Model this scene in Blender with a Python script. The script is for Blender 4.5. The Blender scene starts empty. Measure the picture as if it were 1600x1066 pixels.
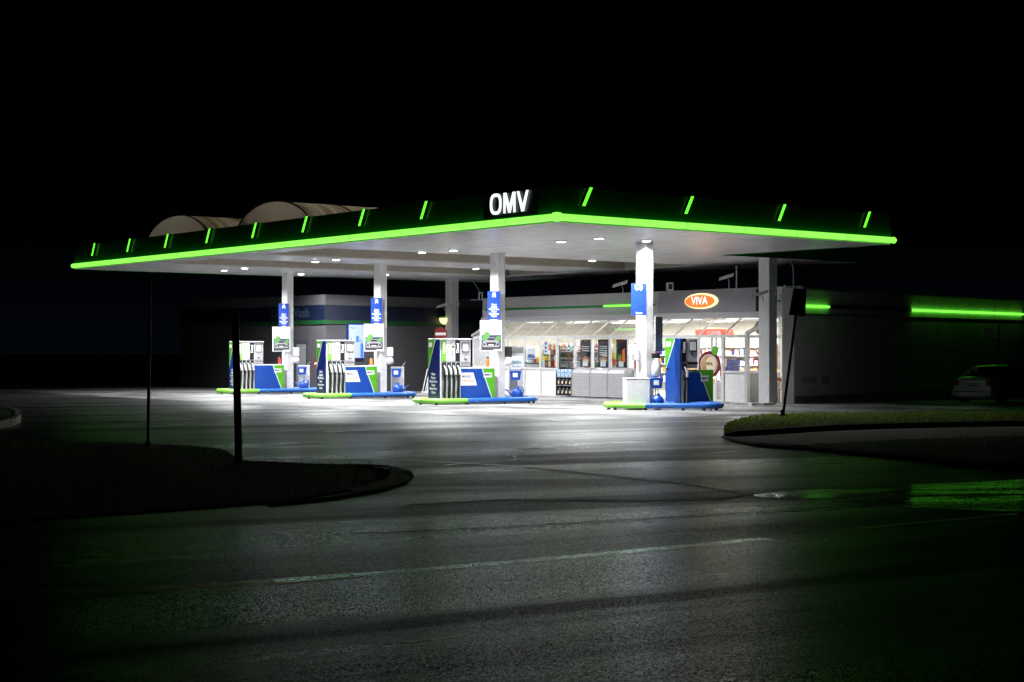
import bpy, bmesh, math, random
from mathutils import Vector, Matrix
random.seed(7)
R = math.radians
sc = bpy.context.scene
COL = sc.collection
# ------------------------------------------------------------ camera, world, exposure
F = 2380.0; HZ = 540.0; CZ = 1.9                      # focal length in photo pixels, horizon row, eye height
cam = bpy.data.objects.new('camera', bpy.data.cameras.new('camera')); COL.objects.link(cam)
cam.location = (0, 0, CZ); cam.rotation_euler = (R(90), 0, 0)
cam.data.sensor_width = 36; cam.data.lens = F * 36 / 1600; cam.data.shift_y = 7 / 1600
cam.data.clip_end = 2000; cam.data.clip_start = .1
sc.camera = cam
w = bpy.data.worlds.new('World'); sc.world = w; w.use_nodes = True
wn = w.node_tree; bg = wn.nodes['Background']
_tc = wn.nodes.new('ShaderNodeTexCoord'); _sp = wn.nodes.new('ShaderNodeSeparateXYZ'); _cr = wn.nodes.new('ShaderNodeValToRGB')   # night sky: faint blue town glow low down
wn.links.new(_tc.outputs['Generated'], _sp.inputs[0]); wn.links.new(_sp.outputs[2], _cr.inputs[0]); wn.links.new(_cr.outputs[0], bg.inputs[0])
_cr.color_ramp.elements[0].position = .0; _cr.color_ramp.elements[0].color = (.0006, .0014, .0028, 1)
_cr.color_ramp.elements[1].position = .07; _cr.color_ramp.elements[1].color = (.00012, .00015, .0002, 1)
bg.inputs[1].default_value = 1.0
sc.view_settings.view_transform = 'Standard'; sc.view_settings.look = 'None'
sc.view_settings.exposure = 0; sc.view_settings.gamma = 1
sc.cycles.max_bounces = 8; sc.cycles.transparent_max_bounces = 16
sc.cycles.sample_clamp_indirect = 6
sc.cycles.caustics_reflective = False; sc.cycles.caustics_refractive = False
# ------------------------------------------------------------ site frame: a runs along the long canopy edge, b along the short one
C0 = (1.15, 38.8)
_s = math.hypot(1910, 2380); eL = (-1910 / _s, 2380 / _s)
_s = math.hypot(2964, 2380); eR = (2964 / _s, 2380 / _s)
RB = math.atan2(eR[1], eR[0])                        # local x = eR (b), local y = eL (a)
def W(a, b): return C0[0] + a * eL[0] + b * eR[0], C0[1] + a * eL[1] + b * eR[1]
def AB(x, y):
    dx, dy = x - C0[0], y - C0[1]; return dx * eL[0] + dy * eL[1], dx * eR[0] + dy * eR[1]
def gab(a, b): return -.0035 * min(max(0, a), 40) - min(1, max(0, (a + 12) / 10)) * (.005 * min(max(0, b), 40) + .009 * min(max(0, b - 8), 32))
def gz(x, y): return gab(*AB(x, y))
def G(px, py, z=None):
    zz = 0 if z is None else z
    for i in range(20):
        Z = F * (CZ - zz) / (py - HZ); x = (px - 800) / F * Z
        if z is None: zz = gz(x, Z)
    return Vector((x, Z, zz))
def at(px, py, Z): return Vector(((px - 800) / F * Z, Z, CZ + (HZ - py) * Z / F))
def a_of(px, b):
    k = (px - 800) / F
    return (C0[0] + b * eR[0] - k * (C0[1] + b * eR[1])) / (k * eL[1] - eL[0])
def b_of(px, a):
    k = (px - 800) / F
    return (k * (C0[1] + a * eL[1]) - C0[0] - a * eL[0]) / (eR[0] - k * eR[1])
# ------------------------------------------------------------ materials
MATS = {}
def mat(name, col, rough=.5, metal=0, noise=.06, nscale=6, bump=0, bscale=60, emit=None, es=1, spec=.5, coat=0):
    if name in MATS: return MATS[name]
    m = bpy.data.materials.new(name); m.use_nodes = True; MATS[name] = m
    nt = m.node_tree; p = nt.nodes['Principled BSDF']
    p.inputs['Roughness'].default_value = rough; p.inputs['Metallic'].default_value = metal
    p.inputs['Specular IOR Level'].default_value = spec; p.inputs['Coat Weight'].default_value = coat
    tc = nt.nodes.new('ShaderNodeTexCoord')
    if noise:
        n = nt.nodes.new('ShaderNodeTexNoise'); n.inputs['Scale'].default_value = nscale; n.inputs['Detail'].default_value = 5
        nt.links.new(tc.outputs['Object'], n.inputs['Vector'])
        r = nt.nodes.new('ShaderNodeValToRGB')
        r.color_ramp.elements[0].position = .3; r.color_ramp.elements[1].position = .7
        r.color_ramp.elements[0].color = [c * (1 - noise * 1.6) for c in col] + [1]
        r.color_ramp.elements[1].color = [min(1, c * (1 + noise)) for c in col] + [1]
        nt.links.new(n.outputs['Fac'], r.inputs['Fac']); nt.links.new(r.outputs[0], p.inputs['Base Color'])
        mr = nt.nodes.new('ShaderNodeMapRange'); mr.inputs[3].default_value = max(0.02, rough * .8); mr.inputs[4].default_value = min(1, rough * 1.25)
        nt.links.new(n.outputs['Fac'], mr.inputs[0]); nt.links.new(mr.outputs[0], p.inputs['Roughness'])
    else: p.inputs['Base Color'].default_value = list(col) + [1]
    if bump:
        n2 = nt.nodes.new('ShaderNodeTexNoise'); n2.inputs['Scale'].default_value = bscale; n2.inputs['Detail'].default_value = 4
        b = nt.nodes.new('ShaderNodeBump'); b.inputs['Strength'].default_value = bump; b.inputs['Distance'].default_value = .01
        nt.links.new(tc.outputs['Object'], n2.inputs['Vector']); nt.links.new(n2.outputs['Fac'], b.inputs['Height']); nt.links.new(b.outputs[0], p.inputs['Normal'])
    if emit:
        p.inputs['Emission Color'].default_value = list(emit) + [1]; p.inputs['Emission Strength'].default_value = es
    return m
WHITE = mat('white_paint', (.78, .78, .79), .4)
SOFF = mat('soffit_panel', (.88, .87, .89), .24, noise=.05, nscale=1.2)
COLM = mat('column_paint', (.74, .74, .74), .4)
BEIGE = mat('recess_lining', (.52, .48, .42), .6)
FASC = mat('fascia_green', (.005, .16, .016), .25, noise=.03, coat=.3)
DARKF = mat('fascia_dark_board', (.003, .02, .012), .3)
BLACK = mat('black_plastic', (.012, .012, .014), .45)
DARKG = mat('dark_grey', (.05, .052, .06), .5)
GREY = mat('grey_metal', (.36, .36, .38), .4, metal=.3)
LGREY = mat('light_grey', (.52, .52, .54), .4)
ALU = mat('white_frame', (.62, .62, .62), .4)
BLUE = mat('blue_enamel', (.006, .06, .34), .3, coat=.3)
DBLUE = mat('deep_blue_enamel', (.004, .02, .16), .3, coat=.3)
SIGNB = mat('sign_blue', (.018, .065, .40), .35)
GREEN = mat('green_enamel', (.09, .42, .02), .3, coat=.3)
LIME = mat('lime_enamel', (.20, .55, .06), .35)
RED = mat('red_enamel', (.55, .02, .02), .35)
DRED = mat('dark_red', (.14, .006, .01), .4)
ORANGE = mat('orange_enamel', (.9, .2, .03), .4)
STEEL = mat('steel', (.55, .55, .56), .25, metal=1)
WOOD = mat('brown_wood', (.35, .13, .04), .45, noise=.2)
PALEB = mat('pale_blue_plastic', (.45, .62, .8), .25)
RUBBER = mat('black_rubber', (.015, .015, .015), .6)
CONC = mat('concrete_trim', (.32, .31, .29), .8, noise=.15, bump=.3)
WALLM = mat('render_wall', (.80, .80, .76), .85, noise=.10, nscale=1.1, bump=.3, bscale=30)
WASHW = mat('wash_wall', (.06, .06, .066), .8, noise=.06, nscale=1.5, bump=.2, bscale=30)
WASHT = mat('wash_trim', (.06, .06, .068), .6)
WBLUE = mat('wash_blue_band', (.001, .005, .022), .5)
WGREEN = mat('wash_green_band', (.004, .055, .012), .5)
CREAM = mat('cream', (.75, .62, .42), .5)
PAPER = mat('paper', (.82, .83, .84), .6, noise=.02)
YELLOW = mat('yellow', (.8, .6, .05), .5)
SKIN = mat('bun_brown', (.42, .18, .07), .6, noise=.2, nscale=20)
METP = mat('metallic_panel', (.34, .34, .37), .35, metal=.55, noise=.03)
SHUT = mat('shutter_grey', (.40, .40, .42), .4, metal=.2)
WARM = mat('warm_wall', (.62, .58, .51), .7)
TILE = mat('shop_floor', (.45, .43, .40), .3)
def emis(name, col, s):
    if name in MATS: return MATS[name]
    m = bpy.data.materials.new(name); m.use_nodes = True; MATS[name] = m
    nt = m.node_tree; p = nt.nodes['Principled BSDF']; p.inputs['Base Color'].default_value = list([min(1, c) for c in col]) + [1]
    p.inputs['Roughness'].default_value = .3
    p.inputs['Emission Color'].default_value = list(col) + [1]; p.inputs['Emission Strength'].default_value = s
    return m
TUBE = emis('green_light_tube', (.25, 1.0, .09), 1.45)
BAR = emis('green_light_bar', (.14, 1.0, .04), 1.5)
STRIP = emis('green_light_strip', (.18, 1.0, .06), 1.9)
LETW = emis('lit_white_letter', (.93, .97, 1.0), 1.25)
LAMPE = emis('lamp_glass', (1.0, .98, 1.0), 45)
LOGOO = emis('lit_orange', (.80, .19, .035), 1.0)
LOGOC = emis('lit_cream', (1.0, .80, .45), 1.3)
SCREEN = emis('lit_poster', (.35, .42, .8), .25)
SCREENB = emis('lit_poster_blue', (.05, .16, .6), .3)
WLAMP = emis('wall_lamp_glass', (1.0, .85, .35), 1.6)
PANEL = emis('ceiling_panel', (1.0, .96, .90), 3.0)
FRIDGEL = emis('cooler_light', (.85, .93, 1.0), 1.2)
def glassmat():
    m = bpy.data.materials.new('window_glass'); m.use_nodes = True; nt = m.node_tree; nt.nodes.clear()
    o = nt.nodes.new('ShaderNodeOutputMaterial'); t = nt.nodes.new('ShaderNodeBsdfTransparent'); g = nt.nodes.new('ShaderNodeBsdfGlossy')
    t.inputs[0].default_value = (.93, .95, .95, 1); g.inputs['Roughness'].default_value = .03
    lw = nt.nodes.new('ShaderNodeLayerWeight'); pw = nt.nodes.new('ShaderNodeMath'); pw.operation = 'POWER'; pw.inputs[1].default_value = 4; f = nt.nodes.new('ShaderNodeMath'); f.operation = 'MULTIPLY_ADD'; f.inputs[1].default_value = .8; f.inputs[2].default_value = .035
    nt.links.new(lw.outputs['Facing'], pw.inputs[0]); nt.links.new(pw.outputs[0], f.inputs[0]); mx = nt.nodes.new('ShaderNodeMixShader')
    nt.links.new(f.outputs[0], mx.inputs[0]); nt.links.new(t.outputs[0], mx.inputs[1]); nt.links.new(g.outputs[0], mx.inputs[2]); nt.links.new(mx.outputs[0], o.inputs[0])
    return m
GLASS = glassmat()
def vaultmat():
    m = bpy.data.materials.new('skylight_sheet'); m.use_nodes = True; nt = m.node_tree; nt.nodes.clear()
    o = nt.nodes.new('ShaderNodeOutputMaterial'); t = nt.nodes.new('ShaderNodeBsdfTranslucent'); d = nt.nodes.new('ShaderNodeBsdfDiffuse'); mx = nt.nodes.new('ShaderNodeMixShader')
    tc = nt.nodes.new('ShaderNodeTexCoord'); mp = nt.nodes.new('ShaderNodeMapping'); mp.inputs['Scale'].default_value = (3.2, .25, .25)
    n = nt.nodes.new('ShaderNodeTexNoise'); n.inputs['Scale'].default_value = 1.6; n.inputs['Detail'].default_value = 6
    r = nt.nodes.new('ShaderNodeValToRGB'); r.color_ramp.elements[0].color = (.26, .21, .10, 1); r.color_ramp.elements[1].color = (.72, .62, .42, 1)
    r.color_ramp.elements[0].position = .38; r.color_ramp.elements[1].position = .62
    nt.links.new(tc.outputs['Object'], mp.inputs[0]); nt.links.new(mp.outputs[0], n.inputs['Vector']); nt.links.new(n.outputs['Fac'], r.inputs[0])
    nt.links.new(r.outputs[0], t.inputs[0]); nt.links.new(r.outputs[0], d.inputs[0])
    mx.inputs[0].default_value = .5; nt.links.new(d.outputs[0], mx.inputs[1]); nt.links.new(t.outputs[0], mx.inputs[2]); nt.links.new(mx.outputs[0], o.inputs[0])
    return m
VAULT = vaultmat()
def vaultend():
    m = bpy.data.materials.new('skylight_end'); m.use_nodes = True; nt = m.node_tree; nt.nodes.clear()
    o = nt.nodes.new('ShaderNodeOutputMaterial'); t = nt.nodes.new('ShaderNodeBsdfTranslucent'); d = nt.nodes.new('ShaderNodeBsdfDiffuse'); mx = nt.nodes.new('ShaderNodeMixShader')
    t.inputs[0].default_value = (.74, .66, .52, 1); d.inputs[0].default_value = (.6, .55, .45, 1)
    mx.inputs[0].default_value = .55; nt.links.new(d.outputs[0], mx.inputs[1]); nt.links.new(t.outputs[0], mx.inputs[2]); nt.links.new(mx.outputs[0], o.inputs[0])
    return m
VEND = vaultend()
# ------------------------------------------------------------ builders
class MB:
    def __init__(s): s.v = []; s.f = []; s.mi = []; s.m = 0; s.sm = []
    def add(s, vs, fs, smooth=False):
        o = len(s.v); s.v += [tuple(q) for q in vs]
        for f in fs: s.f.append([o + i for i in f]); s.mi.append(s.m); s.sm.append(smooth)
        return s
    def box(s, x0, x1, y0, y1, z0, z1):
        return s.add([(x0, y0, z0), (x1, y0, z0), (x1, y1, z0), (x0, y1, z0), (x0, y0, z1), (x1, y0, z1), (x1, y1, z1), (x0, y1, z1)],
              [(0, 3, 2, 1), (4, 5, 6, 7), (0, 1, 5, 4), (1, 2, 6, 5), (2, 3, 7, 6), (3, 0, 4, 7)])
    def prism(s, poly, d0, d1, ax='y'):
        # poly: (u,v); ax y -> (u, d, v); z -> (u, v, d); x -> (d, u, v)
        fn = {'y': lambda u, v, d: (u, d, v), 'z': lambda u, v, d: (u, v, d), 'x': lambda u, v, d: (d, u, v)}[ax]
        n = len(poly); vs = [fn(u, v, d0) for u, v in poly] + [fn(u, v, d1) for u, v in poly]
        return s.add(vs, [list(range(n - 1, -1, -1)), list(range(n, 2 * n))] + [(i, (i + 1) % n, n + (i + 1) % n, n + i) for i in range(n)])
    def flat(s, poly, d, ax='y'):
        fn = {'y': lambda u, v: (u, d, v), 'z': lambda u, v: (u, v, d), 'x': lambda u, v: (d, u, v)}[ax]
        return s.add([fn(u, v) for u, v in poly], [list(range(len(poly)))])
    def cyl(s, p0, p1, r0, r1=None, n=14, cap=True):
        p0 = Vector(p0); p1 = Vector(p1); r1 = r0 if r1 is None else r1
        d = (p1 - p0).normalized(); u = d.orthogonal().normalized(); q = d.cross(u)
        vs = []
        for p, r in ((p0, r0), (p1, r1)):
            for i in range(n):
                t = 2 * math.pi * i / n; vs.append(p + u * math.cos(t) * r + q * math.sin(t) * r)
        s.add(vs, [(i, (i + 1) % n, n + (i + 1) % n, n + i) for i in range(n)], True)
        if cap: s.add(vs[:n], [list(range(n - 1, -1, -1))]); s.add(vs[n:], [list(range(n))])
        return s
    def tube(s, pts, r, n=8, closed=False):
        pts = [Vector(p) for p in pts]; N = len(pts); vs = []
        up = Vector((0, 0, 1)); last = None
        for i, p in enumerate(pts):
            a = pts[(i - 1) % N] if (closed or i) else p; b = pts[(i + 1) % N] if (closed or i < N - 1) else p
            d = (b - a).normalized()
            u = (last - d * last.dot(d)) if last is not None else d.orthogonal()
            if last is None and abs(d.z) < .9: u = d.cross(up)
            u = u.normalized(); last = u; q = d.cross(u)
            rr = r[i] if isinstance(r, (list, tuple)) else r
            for k in range(n):
                t = 2 * math.pi * k / n; vs.append(p + u * math.cos(t) * rr + q * math.sin(t) * rr)
        fs = []
        for i in range(N if closed else N - 1):
            j = (i + 1) % N
            for k in range(n): fs.append((i * n + k, i * n + (k + 1) % n, j * n + (k + 1) % n, j * n + k))
        s.add(vs, fs, True)
        if not closed: s.add(vs[:n], [list(range(n - 1, -1, -1))]); s.add(vs[-n:], [list(range(n))])
        return s
    def lathe(s, prof, c=(0, 0, 0), n=20):
        vs = []
        for r, z in prof:
            for k in range(n):
                t = 2 * math.pi * k / n; vs.append((c[0] + r * math.cos(t), c[1] + r * math.sin(t), c[2] + z))
        fs = []
        for i in range(len(prof) - 1):
            for k in range(n): fs.append((i * n + k, i * n + (k + 1) % n, (i + 1) * n + (k + 1) % n, (i + 1) * n + k))
        s.add(vs, fs, True)
        s.add(vs[:n], [list(range(n - 1, -1, -1))]); s.add(vs[-n:], [list(range(n))])
        return s
    def mesh(s, name, mats):
        me = bpy.data.meshes.new(name); me.from_pydata(s.v, [], s.f)
        for m in (mats if isinstance(mats, (list, tuple)) else [mats]): me.materials.append(m)
        for p, i, q in zip(me.polygons, s.mi, s.sm): p.material_index = i; p.use_smooth = q
        me.update(); return me
    def build(s, name, mats, parent=None, bevel=0, loc=None):
        o = bpy.data.objects.new(name, s.mesh(name, mats)); COL.objects.link(o)
        if parent: o.parent = parent
        if loc is not None: o.location = loc
        if bevel:
            b = o.modifiers.new('bevel', 'BEVEL'); b.width = bevel; b.segments = 2; b.limit_method = 'ANGLE'
        return o
def tag(o, label=None, cat=None, group=None, kind=None):
    if label: o['label'] = label
    if cat: o['category'] = cat
    if group: o['group'] = group
    if kind: o['kind'] = kind
    return o
def thing(name, label, cat, loc=(0, 0, 0), rz=0, group=None):
    o = bpy.data.objects.new(name, None); COL.objects.link(o); o.empty_display_size = .2
    o.location = loc; o.rotation_euler = (0, 0, rz)
    return tag(o, label, cat, group)
def struct(name, mb, m): return tag(mb.build(name, m), kind='structure')
def copy_tree(o, parent=None):
    c = o.copy(); COL.objects.link(c)
    if parent: c.parent = parent
    for ch in list(o.children): copy_tree(ch, c)
    return c
def disc(cx, cy, rx, ry=None, n=24, a0=0, a1=360):
    ry = rx if ry is None else ry; full = (a1 - a0) >= 360
    k = n if full else n + 1
    return [(cx + rx * math.cos(R(a0 + (a1 - a0) * i / n)), cy + ry * math.sin(R(a0 + (a1 - a0) * i / n))) for i in range(k)]
def rect(x0, x1, y0, y1): return [(x0, y0), (x1, y0), (x1, y1), (x0, y1)]
def text(s, size, material, parent, name='lettering', loc=(0, 0, 0), rot=(R(90), 0, 0), align='CENTER', bold=.0, ext=.002, sx=1, sp=1.0):
    cu = bpy.data.curves.new(name, 'FONT'); cu.body = s; cu.size = size; cu.align_x = align; cu.align_y = 'CENTER'; cu.extrude = ext; cu.offset = bold; cu.resolution_u = 3
    cu.space_line = sp
    t = bpy.data.objects.new('tmp', cu); COL.objects.link(t); dg = bpy.context.evaluated_depsgraph_get(); dg.update()
    me = bpy.data.meshes.new_from_object(t.evaluated_get(dg)); bpy.data.objects.remove(t); bpy.data.curves.remove(cu)
    me.materials.clear(); me.materials.append(material)
    o = bpy.data.objects.new(name, me); COL.objects.link(o); o.parent = parent; o.location = loc; o.rotation_euler = rot; o.scale = (sx, 1, 1)
    return o
# ------------------------------------------------------------ ground and paving
def asphalt(name, base=.05, rlo=.30, rhi=.50, tint=(1, 1, 1), speck=.5, k=.10, kw=.0, cell=45, scale=1.0, slo=.15, shi=.8, joints=False, stretch=(.16, .75, 1), ang=22, metal=0):
    m = bpy.data.materials.new(name); m.use_nodes = True; nt = m.node_tree; p = nt.nodes['Principled BSDF']; L = nt.links.new
    tc = nt.nodes.new('ShaderNodeTexCoord')
    def noise(s, d=3, vec=None, dist=0, col=False):
        n = nt.nodes.new('ShaderNodeTexNoise'); n.inputs['Scale'].default_value = s; n.inputs['Detail'].default_value = d; n.inputs['Distortion'].default_value = dist
        L(vec or tc.outputs['Object'], n.inputs['Vector']); return n.outputs['Color' if col else 'Fac']
    def vm(op, a, b):
        n = nt.nodes.new('ShaderNodeVectorMath'); n.operation = op
        for q, x in ((0, a), (1, b)):
            if isinstance(x, tuple): n.inputs[q].default_value = x
            elif x is not None: L(x, n.inputs[q])
        return n.outputs[0]
    def ramp(f, p0, c0, p1, c1):
        r = nt.nodes.new('ShaderNodeValToRGB'); r.color_ramp.elements[0].position = p0; r.color_ramp.elements[1].position = p1
        r.color_ramp.elements[0].color = (c0, c0, c0, 1); r.color_ramp.elements[1].color = (c1, c1, c1, 1); L(f, r.inputs[0]); return r.outputs[0]
    def mul(a, b):
        x = nt.nodes.new('ShaderNodeMix'); x.data_type = 'RGBA'; x.blend_type = 'MULTIPLY'; x.inputs[0].default_value = 1; L(a, x.inputs[6]); L(b, x.inputs[7]); return x.outputs[2]
    mr0 = nt.nodes.new('ShaderNodeMapping'); mr0.inputs['Rotation'].default_value = (0, 0, R(-ang)); L(tc.outputs['Object'], mr0.inputs[0])
    mp = nt.nodes.new('ShaderNodeMapping'); mp.inputs['Scale'].default_value = stretch; L(mr0.outputs[0], mp.inputs[0])
    big = noise(.6 * scale, 6, mp.outputs[0], .6)
    mid = noise(1.7, 6)
    v = nt.nodes.new('ShaderNodeTexVoronoi'); v.inputs['Scale'].default_value = cell; L(tc.outputs['Object'], v.inputs['Vector'])
    r = nt.nodes.new('ShaderNodeValToRGB'); e = r.color_ramp.elements
    e[0].position = .25; e[0].color = [base * .45 * t for t in tint] + [1]; e[1].position = .8; e[1].color = [base * 1.3 * t for t in tint] + [1]
    e2 = r.color_ramp.elements.new(.93); e2.color = [min(.5, base * (1 + 7 * speck)) * t for t in tint] + [1]
    sep = nt.nodes.new('ShaderNodeSeparateColor'); L(v.outputs['Color'], sep.inputs[0]); L(sep.outputs[0], r.inputs[0])
    c = mul(mul(r.outputs[0], ramp(big, .40, .40, .60, 1.3)), ramp(mid, .35, .75, .62, 1.1))
    if joints:
        br = nt.nodes.new('ShaderNodeTexBrick'); br.offset = 0; br.inputs['Scale'].default_value = 1; br.inputs['Brick Width'].default_value = 2.5; br.inputs['Row Height'].default_value = 2.5; br.inputs['Mortar Size'].default_value = .012
        br.inputs['Color1'].default_value = (1, 1, 1, 1); br.inputs['Color2'].default_value = (.88, .88, .88, 1); br.inputs['Mortar'].default_value = (.35, .35, .35, 1)
        m2 = nt.nodes.new('ShaderNodeMapping'); m2.inputs['Rotation'].default_value = (0, 0, -RB); L(tc.outputs['Object'], m2.inputs[0]); L(m2.outputs[0], br.inputs['Vector']); c = mul(c, br.outputs[0])
        c = mul(c, ramp(noise(.9, 8, None, 1.5), .30, .45, .42, 1.0))
    L(c, p.inputs['Base Color'])
    mr = nt.nodes.new('ShaderNodeMapRange'); mr.inputs[1].default_value = .38; mr.inputs[2].default_value = .62; mr.inputs[3].default_value = rhi; mr.inputs[4].default_value = rlo
    L(big, mr.inputs[0]); L(mr.outputs[0], p.inputs['Roughness'])
    sp = nt.nodes.new('ShaderNodeMapRange'); sp.inputs[1].default_value = .43; sp.inputs[2].default_value = .58; sp.inputs[3].default_value = slo; sp.inputs[4].default_value = shi
    L(big, sp.inputs[0]); mm = nt.nodes.new('ShaderNodeMath'); mm.operation = 'MULTIPLY'; L(sp.outputs[0], mm.inputs[0]); L(ramp(sep.outputs[1], .15, .35, .9, 1.5), mm.inputs[1]); L(mm.outputs[0], p.inputs['Specular IOR Level'])
    if not joints: p.inputs['Specular Tint'].default_value = (.68, 1, .84, 1)  # green cast of the night lighting put into the reflection tint
    p.inputs['Metallic'].default_value = metal
    g = nt.nodes.new('ShaderNodeNewGeometry')
    d = vm('MULTIPLY', vm('SUBTRACT', v.outputs['Color'], (.5, .5, .5)), (2 * k, 2 * k, 0))
    nn = vm('ADD', g.outputs['Normal'], d)
    if kw:
        m3 = nt.nodes.new('ShaderNodeMapping'); m3.inputs['Scale'].default_value = (.35, 1.6, 1); L(tc.outputs['Object'], m3.inputs[0])
        nn = vm('ADD', nn, vm('MULTIPLY', vm('SUBTRACT', noise(1.6, 4, m3.outputs[0], 1.0, True), (.5, .5, .5)), (2.6 * kw, 2 * kw, 0)))
    L(vm('NORMALIZE', nn, None), p.inputs['Normal'])
    return m
ASPH = asphalt('asphalt', .042, .27, .42, speck=1.0, k=.13, slo=.14, shi=.66, cell=60, stretch=(.12, .9, 1))
ROADM = asphalt('road_asphalt', .007, .22, .36, speck=1.4, k=.09, scale=.8, slo=.02, shi=.33, cell=100, ang=30, stretch=(.10, .9, 1))
SLABM = asphalt('concrete_paving', .27, .45, .6, (1, .99, .98), speck=.03, k=.05, slo=.3, shi=.5, joints=True, stretch=(.5, .5, 1))
WETM = asphalt('wet_asphalt', .008, .07, .20, scale=3, speck=.1, k=.02, kw=.055, slo=.8, shi=1.2)
POLM = asphalt('polished_asphalt', .05, .22, .40, speck=.6, k=.10, slo=.4, shi=1.0, scale=3)
def sheet(name, alist, blist, m, dz=0):
    mb = MB(); na, nb = len(alist), len(blist); vs = []
    for a in alist:
        for b in blist: x, y = W(a, b); vs.append((x, y, gab(a, b) + dz))
    mb.add(vs, [((i) * nb + j, (i) * nb + j + 1, (i + 1) * nb + j + 1, (i + 1) * nb + j) for i in range(na - 1) for j in range(nb - 1)])
    o = struct(name, mb, m)
    bm = bmesh.new(); bm.from_mesh(o.data); bmesh.ops.recalc_face_normals(bm, faces=bm.faces)
    if sum(f.normal.z for f in bm.faces) < 0: bmesh.ops.reverse_faces(bm, faces=bm.faces)
    bm.to_mesh(o.data); bm.free(); return o
sheet('ground', [-400, -40, -12, -11, -10, -9, -8, -7, -6, -5, -4, -3, -2, 0, 40, 400], [-400, -40] + list(range(0, 41, 2)) + [400], ASPH)
sheet('forecourt_slab', [-.6, 0, 10, 20, 30, 33, 40], [-.4, 0, 4, 8, 12, 16.6, 30], SLABM, .006)
def polysheet(name, pts, m, dz=.004):
    mb = MB(); c = Vector((sum(p[0] for p in pts) / len(pts), sum(p[1] for p in pts) / len(pts)))
    vs = [(c[0], c[1], gz(*c) + dz)] + [(p[0], p[1], gz(p[0], p[1]) + dz) for p in pts]; n = len(pts)
    mb.add(vs, [(0, 1 + i, 1 + (i + 1) % n) for i in range(n)])
    o = struct(name, mb, m)
    bm = bmesh.new(); bm.from_mesh(o.data)
    if sum(f.normal.z for f in bm.faces) < 0: bmesh.ops.reverse_faces(bm, faces=bm.faces)
    bm.to_mesh(o.data); bm.free(); return o
def smoothpts(pts, k=6):                              # Catmull-Rom through pixel points
    out = []; n = len(pts)
    for i in range(n):
        p0, p1, p2, p3 = [Vector(pts[(i + j - 1) % n]) for j in range(4)]
        for q in range(k):
            t = q / k; out.append(.5 * ((2 * p1) + (p2 - p0) * t + (2 * p0 - 5 * p1 + 4 * p2 - p3) * t * t + (3 * p1 - p0 - 3 * p2 + p3) * t ** 3))
    return out
# main road in the foreground, with its kerb line
def line_pts(pix): return [G(*p) for p in pix]
rl = line_pts([(-900, 998), (0, 938), (400, 911), (800, 878), (1200, 842)])
d = (rl[-1] - rl[1]).normalized(); far = rl[-1] + d * 160; near0 = rl[1] - d * 60
roadpoly = [near0, rl[1], rl[2], rl[3], rl[4], far, far + Vector((60, -60, 0)), Vector((60, -60, 0)), Vector((-60, -60, 0))]
polysheet('road', [(p.x, p.y) for p in roadpoly], ROADM, .004)
def stripe(name, pix, wid, m, dz=.008, end=None):
    P = [G(*p) for p in pix]
    if end is not None: P.append(end)
    mb = MB(); vs = []
    for i, p in enumerate(P):
        t = (P[min(i + 1, len(P) - 1)] - P[max(i - 1, 0)]).normalized(); nrm = Vector((-t.y, t.x, 0))
        for sg in (-1, 1):
            q = p + nrm * wid * .5 * sg; vs.append((q.x, q.y, gz(q.x, q.y) + dz))
    mb.add(vs, [(2 * i, 2 * i + 1, 2 * i + 3, 2 * i + 2)[::-1] for i in range(len(P) - 1)])
    return struct(name, mb, m)
def wornpaint(name, c1, c2, cover=.5, sc_=9):
    m = bpy.data.materials.new(name); m.use_nodes = True; nt = m.node_tree; p = nt.nodes['Principled BSDF']; L = nt.links.new
    tc = nt.nodes.new('ShaderNodeTexCoord'); n = nt.nodes.new('ShaderNodeTexNoise'); n.inputs['Scale'].default_value = sc_; n.inputs['Detail'].default_value = 8
    r = nt.nodes.new('ShaderNodeValToRGB'); r.color_ramp.elements[0].position = cover - .06; r.color_ramp.elements[1].position = cover + .06
    r.color_ramp.elements[0].color = list(c1) + [1]; r.color_ramp.elements[1].color = list(c2) + [1]
    L(tc.outputs['Object'], n.inputs['Vector']); L(n.outputs['Fac'], r.inputs[0]); L(r.outputs[0], p.inputs['Base Color']); p.inputs['Roughness'].default_value = .42
    b_ = nt.nodes.new('ShaderNodeBump'); b_.inputs['Strength'].default_value = .6; b_.inputs['Distance'].default_value = .01; n2 = nt.nodes.new('ShaderNodeTexNoise'); n2.inputs['Scale'].default_value = 60; L(tc.outputs['Object'], n2.inputs['Vector']); L(n2.outputs['Fac'], b_.inputs['Height']); L(b_.outputs[0], p.inputs['Normal'])
    return m
PAINT = asphalt('worn_white_paint', .8, .16, .24, (1, .97, .9), speck=0, k=.07, slo=1.0, shi=1.4, scale=5, cell=50, metal=.35)
REDST = asphalt('red_line_end', .95, .26, .36, (1, .13, .08), speck=0, k=.10, slo=.1, shi=.2, scale=5, cell=50, metal=.8)
stripe('road_line_red', [(-60, 943), (0, 939), (200, 925), (400, 912), (560, 899)], .28, REDST, .0052)  # left end of the road-edge line, coloured red
stripe('road_line', [(430, 909), (600, 896), (800, 879), (1000, 861), (1200, 842)], .19, PAINT, .0055)
stripe('road_line', [(1345, 827), (1480, 814), (1600, 803), (1700, 794)], .10, PAINT)
stripe('bay_line', [(380, 716), (470, 716), (600, 717), (700, 723), (820, 730)], .07, PAINT)
stripe('bay_line', [(1080, 710), (1110, 709), (1145, 706)], .08, PAINT)
stripe('bay_line', [(830, 696), (900, 699), (1010, 704), (1050, 706)], .06, MATS.get('x') or PAINT)
SEAM = mat('bitumen_seam', (.008, .008, .008), .5)
stripe('asphalt_seam', [(820, 731), (950, 744), (1060, 756), (1160, 771)], .10, SEAM)
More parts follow.
